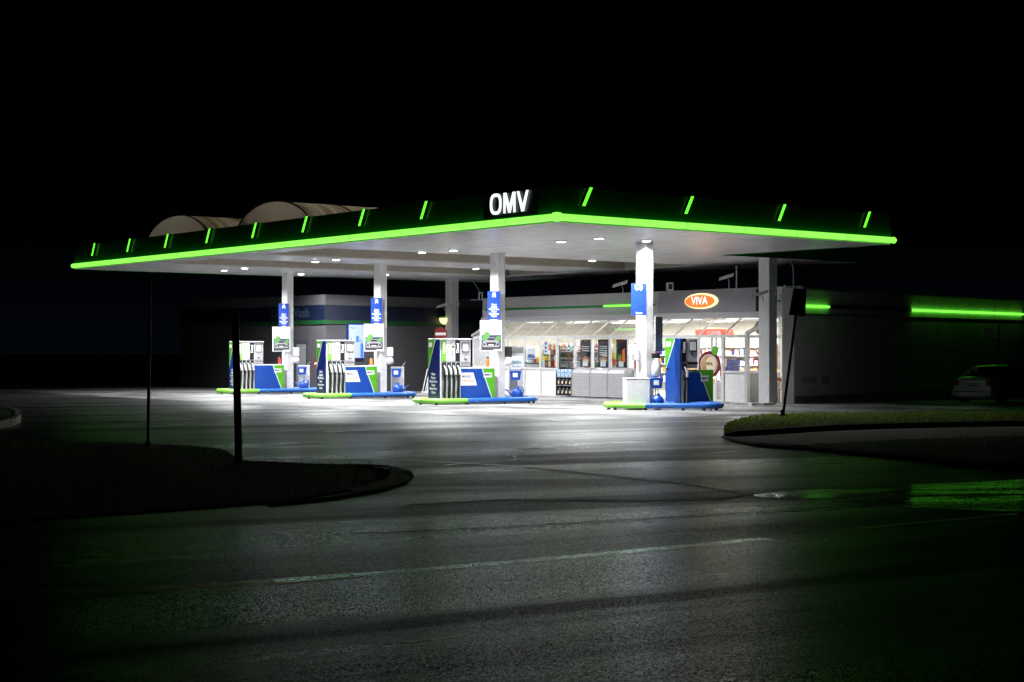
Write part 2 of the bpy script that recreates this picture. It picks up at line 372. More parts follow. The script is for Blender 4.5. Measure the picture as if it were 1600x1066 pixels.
stripe('asphalt_seam', [(640, 790), (800, 781), (1000, 783), (1120, 780), (1190, 770)], .13, SEAM)
stripe('asphalt_seam', [(560, 835), (760, 826), (1000, 812), (1200, 800), (1400, 788)], .06, SEAM)
for pl in ([(1178, 774), (1230, 768), (1330, 763), (1440, 757), (1560, 752), (1760, 742), (1800, 760), (1640, 771), (1520, 772), (1440, 774), (1300, 779), (1210, 779)],
           [(1290, 785), (1370, 781), (1450, 777), (1560, 776), (1760, 770), (1780, 800), (1600, 800), (1480, 797), (1390, 793), (1330, 790)]):
    polysheet('wet_patch', [(q.x, q.y) for q in [G(*p) for p in smoothpts(pl, 4)]], WETM, .005 if pl[0][0] < 1200 else .0055)
for pl, wd_ in (([(455, 697), (520, 688), (590, 684), (650, 688)], .22), ([(600, 702), (680, 692), (740, 692), (790, 698)], .16), ([(835, 702), (900, 696), (980, 692), (1060, 690)], .5), ([(700, 728), (760, 722), (840, 722)], .12), ([(520, 676), (640, 670), (760, 668), (880, 672)], .3)):
    stripe('tyre_polish', [tuple(q) for q in smoothpts(pl, 5)[:-8]], wd_, POLM, .0045)
# planted islands: raised turf with kerbs
GRASSM = mat('turf_soil', (.022, .032, .012), .9, noise=.3, nscale=8, bump=.8, bscale=20)
KERB = mat('kerb_stone', (.34, .32, .29), .8, noise=.2, bump=.4, bscale=40)
BLADE = bpy.data.materials.new('grass_blade'); BLADE.use_nodes = True
_nt = BLADE.node_tree; _p = _nt.nodes['Principled BSDF']; _oi = _nt.nodes.new('ShaderNodeNewGeometry'); _r = _nt.nodes.new('ShaderNodeValToRGB')
_r.color_ramp.elements[0].color = (.09, .18, .012, 1); _r.color_ramp.elements[1].color = (.25, .32, .04, 1)
_nt.links.new(_oi.outputs['Random Per Island'], _r.inputs[0]); _nt.links.new(_r.outputs[0], _p.inputs['Base Color']); _p.inputs['Roughness'].default_value = .7
_tr = _nt.nodes.new('ShaderNodeBsdfTranslucent'); _mx = _nt.nodes.new('ShaderNodeMixShader'); _mx.inputs[0].default_value = .55; _nt.links.new(_r.outputs[0], _tr.inputs[0]); _nt.links.new(_p.outputs[0], _mx.inputs[1]); _nt.links.new(_tr.outputs[0], _mx.inputs[2]); _nt.links.new(_mx.outputs[0], _nt.nodes['Material Output'].inputs[0])
def inpoly(x, y, P):
    c = False; n = len(P)
    for i in range(n):
        x1, y1 = P[i]; x2, y2 = P[(i + 1) % n]
        if (y1 > y) != (y2 > y) and x < (x2 - x1) * (y - y1) / (y2 - y1) + x1: c = not c
    return c
def mound(name, P, h, m, skirt=.0):
    mb = MB(); n = len(P); cx = sum(p[0] for p in P) / n; cy = sum(p[1] for p in P) / n
    rings = [(1.0, -.05), (1.0, h * .8), (.97, h), (.5, h * 1.05), ]
    vs = []
    for s_, z in rings:
        for x, y in P: X = cx + (x - cx) * s_; Y = cy + (y - cy) * s_; vs.append((X, Y, gz(X, Y) + z))
    vs.append((cx, cy, gz(cx, cy) + h * 1.05)); fs = []
    for k in range(len(rings) - 1):
        for i in range(n): fs.append((k * n + i, k * n + (i + 1) % n, (k + 1) * n + (i + 1) % n, (k + 1) * n + i))
    k = len(rings) - 1
    for i in range(n): fs.append((k * n + i, k * n + (i + 1) % n, len(vs) - 1))
    mb.add(vs, fs); o = struct(name, mb, m)
    bm = bmesh.new(); bm.from_mesh(o.data); bmesh.ops.recalc_face_normals(bm, faces=bm.faces); bm.to_mesh(o.data); bm.free(); return o
def blades(name, P, h, count, bh=(.03, .09), label=None, edge=None):
    mb = MB(); xs = [p[0] for p in P]; ys = [p[1] for p in P]; k = 0
    while k < count:
        x = random.uniform(min(xs), max(xs)); y = random.uniform(min(ys), max(ys))
        if not inpoly(x, y, P): continue
        k += 1; z = gz(x, y) + h * .95; H = random.uniform(*bh); a = random.uniform(0, 6.28); wd = .006 + .004 * y / 20; lx, ly = random.gauss(0, .35) * H, random.gauss(0, .35) * H
        mb.add([(x - math.cos(a) * wd, y - math.sin(a) * wd, z - .01), (x + math.cos(a) * wd, y + math.sin(a) * wd, z - .01), (x + lx, y + ly, z + H)], [(0, 1, 2)])
    return tag(mb.build(name, BLADE), label, 'grass', kind='stuff')
def kerbline(name, pts, wd, h, label, closed=False, seg=.5):
    t = thing(name, label, 'kerb', (0, 0, 0)); L_ = []
    n = len(pts)
    for i in range(n if closed else n - 1):
        p, q = Vector(pts[i]), Vector(pts[(i + 1) % n]); k = max(1, int((q - p).length / seg))
        for j in range(k): L_.append((p.lerp(q, j / k), p.lerp(q, (j + 1) / k)))
    mb = MB()
    for p, q in L_:
        dd = (q - p); 
        if dd.length < 1e-4: continue
        u = dd.normalized(); nn = Vector((-u.y, u.x)) * wd / 2; p2 = p + u * .006; q2 = q - u * .006; jz = random.uniform(-.006, .006)
        vs = []
        for z in (-.1, h + jz):
            for pt in (p2 - nn, q2 - nn, q2 + nn, p2 + nn): vs.append((pt.x, pt.y, gz(pt.x, pt.y) + z))
        mb.add(vs, [(0, 3, 2, 1), (4, 5, 6, 7), (0, 1, 5, 4), (1, 2, 6, 5), (2, 3, 7, 6), (3, 0, 4, 7)])
    mb.build('kerb_stones', KERB, t, bevel=.012); return t
def pix(poly, k=5): return [(q.x, q.y) for q in [G(*p) for p in smoothpts(poly, k)]]
LI = pix([(-500, 700), (-150, 694), (120, 693), (330, 701), (385, 722), (520, 727), (595, 729), (612, 738), (606, 752), (545, 768), (380, 790), (0, 815), (-500, 840)])
mound('verge', LI, .025, GRASSM)
blades('grass', LI, .025, 9000, (.015, .07), 'rough dark grass on the near left traffic island')
kerbline('kerb', [tuple(G(*p).xy) for p in [(385, 724), (480, 728), (560, 729), (605, 731), (636, 739), (640, 745), (628, 757), (590, 768), (520, 780), (420, 790)]], .12, .035, 'pale kerb stones round the tip of the near left grass island')
PAV = pix([(560, 729), (605, 731), (636, 739), (640, 745), (626, 757), (580, 770), (545, 768), (600, 752), (608, 738)], 3)
def paver_mat():
    m = bpy.data.materials.new('paving_blocks'); m.use_nodes = True; nt = m.node_tree; p = nt.nodes['Principled BSDF']; L = nt.links.new
    tc = nt.nodes.new('ShaderNodeTexCoord'); br = nt.nodes.new('ShaderNodeTexBrick'); br.inputs['Scale'].default_value = 2.2
    br.inputs['Color1'].default_value = (.32, .29, .24, 1); br.inputs['Color2'].default_value = (.40, .36, .30, 1); br.inputs['Mortar'].default_value = (.02, .02, .02, 1); br.inputs['Mortar Size'].default_value = .012
    mp = nt.nodes.new('ShaderNodeMapping'); mp.inputs['Rotation'].default_value = (0, 0, R(25)); L(tc.outputs['Object'], mp.inputs[0]); L(mp.outputs[0], br.inputs['Vector'])
    L(br.outputs[0], p.inputs['Base Color']); p.inputs['Roughness'].default_value = .8; return m
PAVM = paver_mat()
polysheet('pavement_tip', PAV, PAVM, .032)
# right island
RG = pix([(1134, 686), (1140, 671), (1175, 661), (1240, 656), (1400, 655), (1640, 654), (2100, 650), (2100, 664), (1640, 668), (1430, 672), (1280, 677), (1190, 683)])
mound('verge_strip', RG, .16, GRASSM)
blades('lit_grass', RG, .16, 26000, (.03, .075), 'lit green grass on the raised strip beside the forecourt')
RP = pix([(1134, 687), (1190, 684), (1300, 678), (1450, 673), (1640, 670), (2100, 665), (2100, 682), (1640, 686), (1450, 690), (1330, 696), (1262, 701), (1190, 697)])
polysheet('pavement', RP, PAVM, .06)
kerbline('kerb', [tuple(G(*p).xy) for p in [(1132, 684), (1150, 691), (1185, 698), (1225, 701), (1270, 704), (1340, 712), (1450, 722), (1650, 735)]], .12, .05, 'thin kerb edge curving round the paved tip of the right island')
RD = pix([(1262, 702), (1330, 697), (1450, 691), (1640, 687), (2100, 683), (2100, 760), (1640, 736), (1450, 722), (1340, 712)])
mound('verge_right', RD, .08, GRASSM)
blades('dark_grass', RD, .08, 5000, (.015, .06), 'dark rough grass in front of the right hand pavement')
# small rounded kerb island at far left
LK = [(q.x, q.y) for q in [G(*p) for p in smoothpts([(-260, 652), (-60, 643), (12, 646), (28, 655), (12, 666), (-60, 673), (-260, 672)], 5)]]
mound('kerb_island', LK, .14, GRASSM); blades('grass', LK, .14, 1500, (.03, .1), 'grass tuft inside the rounded kerb at the left edge')
kerbline('kerb', LK, .16, .17, 'rounded pale kerb of the small island at the left edge', True)
# ------------------------------------------------------------ canopy
SO = 5.04; TZ = 5.17; FT = 5.97; A2 = 30.6; BM = 13.6; BE = 21.2; AE = 7.0
can = thing('station_canopy', 'large filling station canopy with green lit edge and white soffit on square columns', 'canopy', (C0[0], C0[1], 0), RB)
OPN = [(12.45, 17.0), (19.95, 24.7)]; OB0, OB1 = .9, 18.2
def rects_minus(a0, a1, b0, b1):
    out = []; cuts = sorted([a0, a1] + [q for o in OPN for q in o])
    for i in range(len(cuts) - 1):
        x0, x1 = cuts[i], cuts[i + 1]
        if any(abs(x0 - o[0]) < 1e-6 for o in OPN): out += [(x0, x1, b0, OB0), (x0, x1, OB1, b1)]
        else: out.append((x0, x1, b0, b1))
    return out
mb = MB()
def soff(a0, a1, b0, b1): mb.box(b0, b1, a0, a1, SO, SO + .05)
soff(0, AE, 0, BM)
for a0, a1, b0, b1 in rects_minus(AE, A2, 0, BE): soff(a0, a1, b0, b1)
so = mb.build('soffit', SOFF, can)
mb = MB()
for i in range(1, 34):                                 # panel joints of the soffit
    b = i * .62
    if b < OB0 or b > OB1:
        mb.box(b - .007, b + .007, (AE if b > BM else 0) + .05, A2 - .05, SO - .002, SO)
    else:
        for a0, a1 in ((0.05 if b < BM else AE + .05, OPN[0][0]), (OPN[0][1], OPN[1][0]), (OPN[1][1], A2 - .05)): mb.box(b - .007, b + .007, a0, a1, SO - .002, SO)
mb.build('panel_joint', GREY, can)
mb = MB()                                              # recess linings
for a0, a1 in OPN:
    mb.box(OB0 - .04, OB0, a0 - .04, a1 + .04, SO + .051, 5.75); mb.box(OB1, OB1 + .04, a0 - .04, a1 + .04, SO + .051, 5.75)
    mb.box(OB0, OB1, a0 - .04, a0, SO + .051, 5.75); mb.box(OB0, OB1, a1, a1 + .04, SO + .051, 5.75)
mb.build('recess_wall', BEIGE, can)
mb = MB()                                              # roof deck
def deck(a0, a1, b0, b1): mb.box(b0 + .02, b1 - .02, a0, a1, 5.60, 5.66)
deck(.05, AE, 0, BM)
for a0, a1, b0, b1 in rects_minus(AE, A2 - .05, 0, BE): deck(a0, a1, b0, b1)
mb.build('roof_deck', DARKG, can)
mb = MB(); q = .06
mb.box(-.02, q - .02, q, A2, SO + .05, FT)             # long front face
mb.box(-.02, BM, -.02, q - .02, SO + .05, FT)          # short front face
mb.box(BM - q, BM, q, AE, SO - .02, FT)                # rear of the front strip
mb.box(BM, BE, AE - q, AE, SO - .02, 5.55)
mb.box(BE - q, BE, AE, A2, SO - .02, 5.55)
mb.box(q, BE - q, A2 - q, A2, SO - .02, FT - .3)
mb.build('fascia', FASC, can)
mb = MB(); mb.box(-.05, -.022, .75, 3.0, SO + .25, FT - .01); mb.build('sign_board', DARKF, can)
# light tube with joints
def lighttube(p0, p1, seg, mname='light_tube'):
    p0 = Vector(p0); p1 = Vector(p1); L_ = (p1 - p0).length; n = max(1, round(L_ / seg)); mb = MB(); jb = MB()
    for i in range(n):
        a = p0.lerp(p1, i / n); b = p0.lerp(p1, (i + 1) / n); u = (b - a).normalized()
        mb.cyl(a + u * .006, b - u * .006, .089, n=16)
        if i: jb = MB(); jb.cyl(a - u * .010, a + u * .010, .0915, n=16); jb.build('tube_joint', GREEN, can)
    mb.build(mname, TUBE, can)
lighttube((-.06, .02, TZ), (-.06, A2, TZ), 1.9)
lighttube((.02, -.06, TZ), (BM + .05, -.06, TZ), 2.3)
mb = MB(); mb.lathe([(.05, -.115), (.115, -.10), (.118, .10), (.05, .115)], (-.06, -.06, TZ)); mb.build('corner_light', TUBE, can)
mb = MB(); mb.lathe([(.02, -.1), (.075, -.06), (.10, 0), (.075, .06), (.02, .1)], (BM + .08, -.06, TZ)); mb.build('tube_end', TUBE, can)
mb = MB(); mb.cyl((BM + .03, .3, SO + .03), (BM + .03, AE - .1, SO + .03), .012, n=8); mb.build('edge_light', BAR, can)
# slanting light bars
def bar(face, c, z):
    mb = MB(); hb = MB(); dz = .245; dx = .13; wd = .046
    def poly(w_): return [(c - dx - w_, z - dz), (c - dx + w_, z - dz), (c + dx + w_, z + dz), (c + dx - w_, z + dz)]
    if face == 'L':
        P = [(2 * c - u, v) for u, v in poly(wd)]; mb.prism(P, -.11, -.09, 'x'); hb.prism([(2 * c - u, v) for u, v in poly(wd * 1.1)], -.089, -.022, 'x')
    else:
        mb.prism(poly(wd), -.11, -.09, 'y'); hb.prism(poly(wd * 1.1), -.089, -.022, 'y')
    o = hb.build('light_bar', DARKF, can); m_ = mb.build('lamp_face', BAR, o)
for px in (146, 201, 260, 325, 397, 476, 565, 662): bar('L', a_of(px, -.1), 5.74)
for px in (918, 1077, 1222, 1355): bar('R', b_of(px, -.1), 5.74)
# lit letters O M V on the long face (seen from outside, text runs towards decreasing a)
def letter(kind, u0, u1, z0, z1):
    """u runs left to right as seen from outside; y local = -u + const"""
    mb = MB(); Wd = u1 - u0; Ht = z1 - z0; st = .088
    def put(poly): mb.prism([(-u, v) for u, v in poly][::-1], -.10, -.085, 'x')
    if kind == 'O':
        n = 28; cx, cz = (u0 + u1) / 2, (z0 + z1) / 2; vs = []
        def se(rx, rz, t): c, s_ = math.cos(t), math.sin(t); return (abs(c) ** .75 * (1 if c > 0 else -1) * rx, abs(s_) ** .75 * (1 if s_ > 0 else -1) * rz)
        for d_ in (-.10, -.085):
            for rx, rz in ((Wd / 2, Ht / 2 + .012), (Wd / 2 - st, Ht / 2 - st * .8)):
                for i in range(n):
                    x, z = se(rx, rz, 2 * math.pi * i / n); vs.append((d_, -(cx + x), cz + z))
        fs = []
        for i in range(n):
            k = (i + 1) % n
            fs += [(i, k, n + k, n + i), (2 * n + i, 3 * n + i, 3 * n + k, 2 * n + k), (i, 2 * n + i, 2 * n + k, k), (n + i, n + k, 3 * n + k, 3 * n + i)]
        mb.add(vs, fs)
    if kind == 'M':
        m_ = (u0 + u1) / 2
        put([(u0, z0), (u0 + st * .9, z0), (u0 + st * .9, z1), (u0, z1)]); put([(u1 - st * .9, z0), (u1, z0), (u1, z1), (u1 - st * .9, z1)])
        put([(u0 + st * .9, z1), (u0 + st * .9, z1 - .2), (m_ - .04, z0), (m_, z0), (m_, z0 + .2), (u0 + st * 1.3, z1)])
        put([(m_, z0), (m_ + .04, z0), (u1 - st * .9, z1 - .2), (u1 - st * .9, z1), (u1 - st * 1.3, z1), (m_, z0 + .2)])
    if kind == 'V':
        m_ = (u0 + u1) / 2
        put([(u0, z1), (m_ - .05, z0), (m_, z0), (m_, z0 + .17), (u0 + st * 1.05, z1)])
        put([(m_, z0), (m_ + .05, z0), (u1, z1), (u1 - st * 1.05, z1), (m_, z0 + .17)])
    mb.build('sign_letter', LETW, can)
letter('O', -2.66, -2.17, 5.40, 5.94); letter('M', -2.08, -1.58, 5.40, 5.94); letter('V', -1.52, -1.04, 5.40, 5.94)
# barrel skylights
for i_, (a0, a1) in enumerate(OPN):
    c = (a0 + a1) / 2 + (.75, .25)[i_]; hw = 2.62; ap = 6.74; zb = 5.45; n = 22; b0, b1 = OB0 - .3, OB1 + .2
    arc = [(c + hw * math.cos(math.pi * k / n), zb + (ap - zb) * math.sin(math.pi * k / n)) for k in range(n + 1)]
    mb = MB(); rows = 19; vs = []
    for r_ in range(rows):
        b = b0 + (b1 - b0) * r_ / (rows - 1)
        for y, z in arc: vs.append((b, y, z))
    mb.add(vs, [(r_ * (n + 1) + k, r_ * (n + 1) + k + 1, (r_ + 1) * (n + 1) + k + 1, (r_ + 1) * (n + 1) + k) for r_ in range(rows - 1) for k in range(n)], True)
    sk = mb.build('barrel_skylight', VAULT, can)
    mb = MB(); mb.add([(b0 - .01, y, z) for y, z in arc], [list(range(n + 1))]); mb.build('end_panel', VEND, sk); mb = MB(); mb.add([(b1 + .01, y, z) for y, z in arc], [list(range(n, -1, -1))]); mb.build('end_panel', VEND, sk)
    mb = MB()
    for r_ in range(10):
        b = b0 + (b1 - b0) * r_ / 9
        mb.tube([(b, c + (y - c) * 1.01, z + .012) for y, z in arc], .03, 6)
    mb.build('roof_rib', DARKG, sk)
# columns
def column(a, b, la, lb, label=None):
    z0 = gab(a, b); mb = MB(); mb.box(b - lb / 2, b + lb / 2, a - la / 2, a + la / 2, z0 - .05, SO)
    mb.box(b - lb / 2 - .012, b + lb / 2 + .012, a - la / 2 - .012, a + la / 2 + .012, SO - .05, SO - .001)
    return mb.build('column', COLM, can, bevel=.008)
ISL = [(26.9, 7.9), (18.95, 7.3), (11.15, 6.85), (3.95, 6.85)]
for a, b in ISL: column(a, b, .44, .30)
c6 = column(7.3, 16.15, .50, .42); c5 = column(29.5, 18.5, .5, .42)
# ceiling downlights with their own lamps
DL = [(27.3, 5.1), (25.0, 4.8), (28.0, 9.2), (19.1, 4.5), (17.5, 4.4), (12.0, 4.3), (10.5, 4.5), (19.5, 12.3), (5.1, 4.5), (3.4, 4.5), (12.1, 12.0), (3.35, 6.35), (26.0, 12.3)]
DLL = ['round downlight at the far left end of the canopy soffit, first of the trio', 'round downlight in the middle of the trio at the left end of the canopy', 'round downlight rearmost of the trio just left of the leftmost column top',
 'left light of the soffit pair between the leftmost and second columns', 'right light of the soffit pair between the leftmost and second columns', 'left light of the front pair between the second and third columns', 'right light of the front pair between the second and third columns, nearest the third',
 'downlight behind the front pair, low and close left of the third column', 'left light of the two brightest front downlights below the canopy corner', 'right light of the front pair below the canopy corner', 'rear downlight between the third and truck columns, lower than the corner pair', 'downlight touching the top of the column with the truck sign',
 'rear downlight in the soffit behind the leftmost column', 'rear downlight in the soffit right of the truck column']
dm = None
LP = 480
for i, (a, b) in enumerate(DL):
    x, y = W(a, b); t = thing('downlight', DLL[i], 'ceiling light', (x, y, SO - .03), 0, 'downlights in the canopy soffit')
    mb = MB(); mb.lathe([(.18, .028), (.18, .0), (.135, -.012), (.13, .02)], n=24); mb.build('trim_ring', WHITE, t)
    mb = MB(); mb.lathe([(.02, -.012), (.10, -.016), (.127, -.008), (.127, .01), (.02, .012)], n=24); mb.build('lens', LAMPE, t)
    L_ = bpy.data.lights.new('lamp', 'AREA'); L_.shape = 'DISK'; L_.size = .3; L_.energy = LP * (.35 if i == 11 else 1); L_.spread = R(151); L_.color = (.97, .98, 1)
    lo = bpy.data.objects.new('lamp', L_); COL.objects.link(lo); lo.parent = t; lo.location = (0, 0, -.03)
# ------------------------------------------------------------ pump islands
TH = R(31)
def sticker(parent, x0, x1, z0, z1, y, name='sticker', cut=0):
    mb = MB(); mb.prism([(x0, z0), (x1, z0), (x1 - cut, z1), (x0, z1)], y - .004, y, 'y'); return mb.build(name, PAPER, parent)
def nozzle(par, x, y, zt):
    mb = MB()
    mb.box(x - .065, x + .065, y - .06, y, zt - .20, zt); o = mb.build('nozzle_holder', BLACK, par)
    mb = MB(); mb.tube([(x - .02, y - .06, zt - .06), (x + .0, y - .11, zt - .16), (x + .035, y - .10, zt - .30)], [.03, .045, .05], 8)
    mb.tube([(x + .035, y - .10, zt - .28), (x + .01, y - .09, zt - .42), (x - .01, y - .08, zt - .52)], [.055, .065, .045], 8); mb.build('nozzle', RUBBER, par)
    mb = MB(); mb.tube([(x - .035, y - .10, zt - .10), (x - .0, y - .17, zt - .24), (x + .03, y - .15, zt - .40)], [.02, .042, .048], 8); mb.box(x - .04, x + .04, y - .056, y - .051, zt - .05, zt - .015); mb.build('nozzle_cover', WHITE, par)
    mb = MB(); mb.tube([(x - .01, y - .08, zt - .5), (x - .03, y - .09, zt - .75), (x - .035, y - .07, zt - 1.0), (x + .0, y - .05, zt - 1.25), (x + .03, y - .04, zt - 1.14), (x + .045, y - .03, zt - .8), (x + .05, y - .02, zt - .4), (x + .04, y, zt - .1)], .022, 8); mb.build('hose', RUBBER, par)
def panel_text(par, s, x, z, y, size, m, rot=0): return text(s, size, m, par, loc=(x, y, z), rot=(R(90), 0, 0) if not rot else (R(90), R(-90), 0), bold=.002)
def end_panel(t, D, H, m, small=False):
    """blue end cheek at local x=0 facing -x, with green wedge, white line and lettering"""
    mb = MB(); y0, y1 = -D / 2, D / 2
    mb.prism([(y0 - .02, 0), (y1 + .02, 0), (y1 + .02, H), (y0 - .02, H)], -.05, 0, 'x'); mb.build('end_panel', m, t, bevel=.01)
    mb = MB(); mb.prism([(y1 + .015, H - .01), (y1 + .015, H - 1.0), (y0 + .25, H - .01)], -.056, -.051, 'x'); mb.build('green_wedge', GREEN, t)
    mb = MB(); mb.prism([(y1 + .015, H - 1.0), (y1 + .015, H - 1.04), (y0 + .21, H - .01), (y0 + .25, H - .01)], -.057, -.051, 'x'); mb.build('white_edge', PAPER, t)
    mb = MB(); mb.prism([(y1 - .05, H - .10), (y1 - .05, H - .26), (y1 - .28, H - .24), (y1 - .28, H - .10)], -.060, -.057, 'x'); mb.build('sticker', PAPER, t)
    if not small: text('Diesel\nNatural\nMaxxMotion\nDiesel\nMaxxMotion\n100plus', .115, PAPER, t, loc=(-.058, -.01, H - 1.45), rot=(R(90), 0, R(-90)), sp=1.05, sx=.9, bold=.004)
def dispenser(loc, idx, label):
    t = thing('fuel_dispenser', label, 'fuel pump', loc, TH, 'four hose fuel dispensers')
    D = .72; H = 2.03; y0 = -D / 2
    mb = MB(); mb.box(-.02, 2.12, y0 - .02, D / 2 + .02, -.14, 0); mb.build('plinth', GREY, t)
    mb = MB(); mb.box(.0, .76, y0 + .02, D / 2, 0, H); mb.build('cabinet', WHITE, t, bevel=.006)
    end_panel(t, D, H, DBLUE if idx >= 1 else BLUE)
    mb = MB(); mb.box(-.05, 1.18, y0 - .05, D / 2 + .03, H, H + .035); mb.build('top_cap', WHITE, t, bevel=.006)
    cols = [(LIME, None), (WHITE, LIME), (WHITE, LIME if idx < 2 else BLACK), (BLACK, None)]; tx = ['Natural', 'MaxxM 95', 'MaxxM 100', 'Diesel']
    for k in range(4):
        x0 = .06 + k * .172; f, inn = cols[k]; x1 = x0 + .165
        mb = MB(); mb.box(x0, x1, y0 - .012, y0 + .019, H - .72, H - .02); pn = mb.build('grade_panel', f, t)
        if inn: mb = MB(); mb.box(x0 + .035, x1 - .03, y0 - .016, y0 - .0125, H - .62, H - .14); mb.build('grade_stripe', inn, pn)
        o = text(tx[k], .13, PAPER, pn, loc=((x0 + x1) / 2, y0 - .019, H - .22 - (.13 if inn else .06)), bold=.006); o.rotation_euler = (R(90), R(-90), 0)
        nozzle(t, (x0 + x1) / 2, y0 + .015, H - .76)
        mb = MB(); mb.box(x1 - .006, x1 + .012, y0 - .05, y0 + .019, .0, H - .74); mb.build('divider', WHITE, t)
    # display head
    mb = MB(); mb.box(.765, 1.17, y0 + .01, D / 2, 1.13, H - .003); mb.build('display_head', LGREY, t, bevel=.008)
    mb = MB(); mb.box(.83, 1.10, y0 - .005, y0 + .009, H - .42, H - .10); s_ = mb.build('screen_frame', DARKG, t, bevel=.004)
    mb = MB(); mb.box(.855, 1.075, y0 - .009, y0 - .0055, H - .39, H - .13); mb.build('screen', PAPER, s_)
    mb = MB(); mb.prism(disc(.97, H - .62, .055, .06, 10), y0 - .002, y0 + .009); mb.box(.955, .985, y0 - .006, y0 + .005, H - .52, H - .49); mb.m = 1; mb.prism(disc(.97, H - .60, .04, .035, 10), y0 - .006, y0 - .0025); mb.build('card_reader', [DARKG, PAPER], t)
    mb = MB(); mb.box(.77, 1.165, y0 - .015, y0 + .009, H - .79, H - .73); mb.build('display_shelf', GREY, t)
    # low hydraulic cabinet
    mb = MB(); mb.box(.765, 2.10, y0 + .01, D / 2, 0, 1.06); mb.build('low_cabinet', LGREY, t, bevel=.006)
    mb = MB(); mb.box(.765, 2.13, y0 - .01, D / 2 + .02, 1.061, 1.10); mb.build('counter_top', WHITE, t, bevel=.004)
    mb = MB(); mb.prism([(.77, .01), (1.99, .01), (1.62, .95), (1.60, 1.055), (.77, 1.055)], y0 - .006, y0 + .0085); mb.build('blue_front', BLUE, t)
    mb = MB(); mb.prism([(2.02, .01), (2.095, .01), (2.095, 1.055), (1.63, 1.055), (1.65, .95)], y0 - .006, y0 + .0085); mb.build('green_front', GREEN, t)
    mb = MB(); mb.prism([(1.99, .01), (2.02, .01), (1.65, .95), (1.63, 1.055), (1.60, 1.055), (1.62, .95)], y0 - .008, y0 + .008); mb.build('white_edge', PAPER, t)
    s_ = sticker(t, 1.66, 1.98, .76, .92, y0 - .007); text('MAX 7', .09, BLACK, s_, loc=(1.82, y0 - .013, .85), bold=.004)
    if idx:
        s_ = sticker(t, .785, 1.40, .50, .93, y0 - .007, cut=.14); text('MAXX', .12, DARKG, s_, loc=(1.0, y0 - .014, .80), bold=.001); text('Motion', .16, mat('copper_ink', (.75, .28, .08), .5), s_, loc=(1.06, y0 - .014, .66))
    return t
DL_ = ['leftmost blue and green fuel dispenser, partly behind the near dark post', 'second fuel dispenser from the left, in front of the lit wall poster', 'third fuel dispenser from the left, with two dark grade panels']
def bumper(cx, cy, rz, L0, L1, hw, label, gfrac, z):
    t = thing('bumper_rail', label, 'bumper rail', (cx, cy, z), rz, 'tubular bumper rails round the pump islands')
    def path(n=14):
        P = [(L0 + hw - hw * math.cos(R(q_)), hw * math.sin(R(q_))) for q_ in range(90, -91, -15)]
        return P
    left = [(L0 + hw * .7 + hw * .7 * math.cos(R(q_)), hw * math.sin(R(q_))) for q_ in range(270, 89, -12)]
    right = [(L1 - hw * .7 + hw * .7 * math.cos(R(q_)), hw * math.sin(R(q_))) for q_ in range(90, -91, -12)]
    xg = L0 + (L1 - L0) * gfrac; zc = .15; r_ = .085
    gp = [(xg, -hw)] + left + [(xg, hw)]; bp = [(xg, hw)] + right + [(xg, -hw)]
    mb = MB(); mb.tube([(x, y, zc) for x, y in gp], r_, 10); mb.build('green_rail', LIME, t)
    mb = MB(); mb.tube([(x, y, zc) for x, y in bp], r_, 10)
    mb.build('blue_rail', wornblue(), t)
    for x, y in [(L0 + .35, -hw), (xg, -hw), ((xg + L1) / 2, -hw), (L1 - .5, -hw), (L1 - .15, -hw * .6), (L0 + .1, 0), ((xg + L1) / 2, hw), (L0 + .5, hw), (L1 - .5, hw)]:
        mb = MB(); mb.cyl((x, y, -.03), (x, y, .09), .05, n=10); mb.build('foot', RUBBER, t)
    return t
def wornblue():
    if 'wb' in MATS: return MATS['wb']
    m = mat('worn_blue_rail', (.012, .11, .46), .4, coat=.2); MATS['wb'] = m; nt = m.node_tree; p = nt.nodes['Principled BSDF']
    tc = nt.nodes.new('ShaderNodeTexCoord'); mp = nt.nodes.new('ShaderNodeMapping'); mp.inputs['Scale'].default_value = (1.2, 6, 10); n = nt.nodes.new('ShaderNodeTexNoise'); n.inputs['Scale'].default_value = 3; n.inputs['Detail'].default_value = 7
    r = nt.nodes.new('ShaderNodeValToRGB'); r.color_ramp.elements[0].position = .66; r.color_ramp.elements[1].position = .70
    r.color_ramp.elements[0].color = (.012, .11, .46, 1); r.color_ramp.elements[1].color = (.6, .6, .62, 1)
    nt.links.new(tc.outputs['Object'], mp.inputs[0]); nt.links.new(mp.outputs[0], n.inputs['Vector']); nt.links.new(n.outputs['Fac'], r.inputs[0]); nt.links.new(r.outputs[0], p.inputs['Base Color'])
    return m
def islbase(cx, cy, rz, L0, L1, hw, z, label):
    t = thing('pump_plinth', label, 'plinth', (cx, cy, z), rz, 'concrete plinths under the pumps')
    mb = MB(); mb.box(L0 + .25, L1 - .25, -hw + .22, hw - .22, -.05, .10); mb.build('slab', CONC, t, bevel=.03); return t
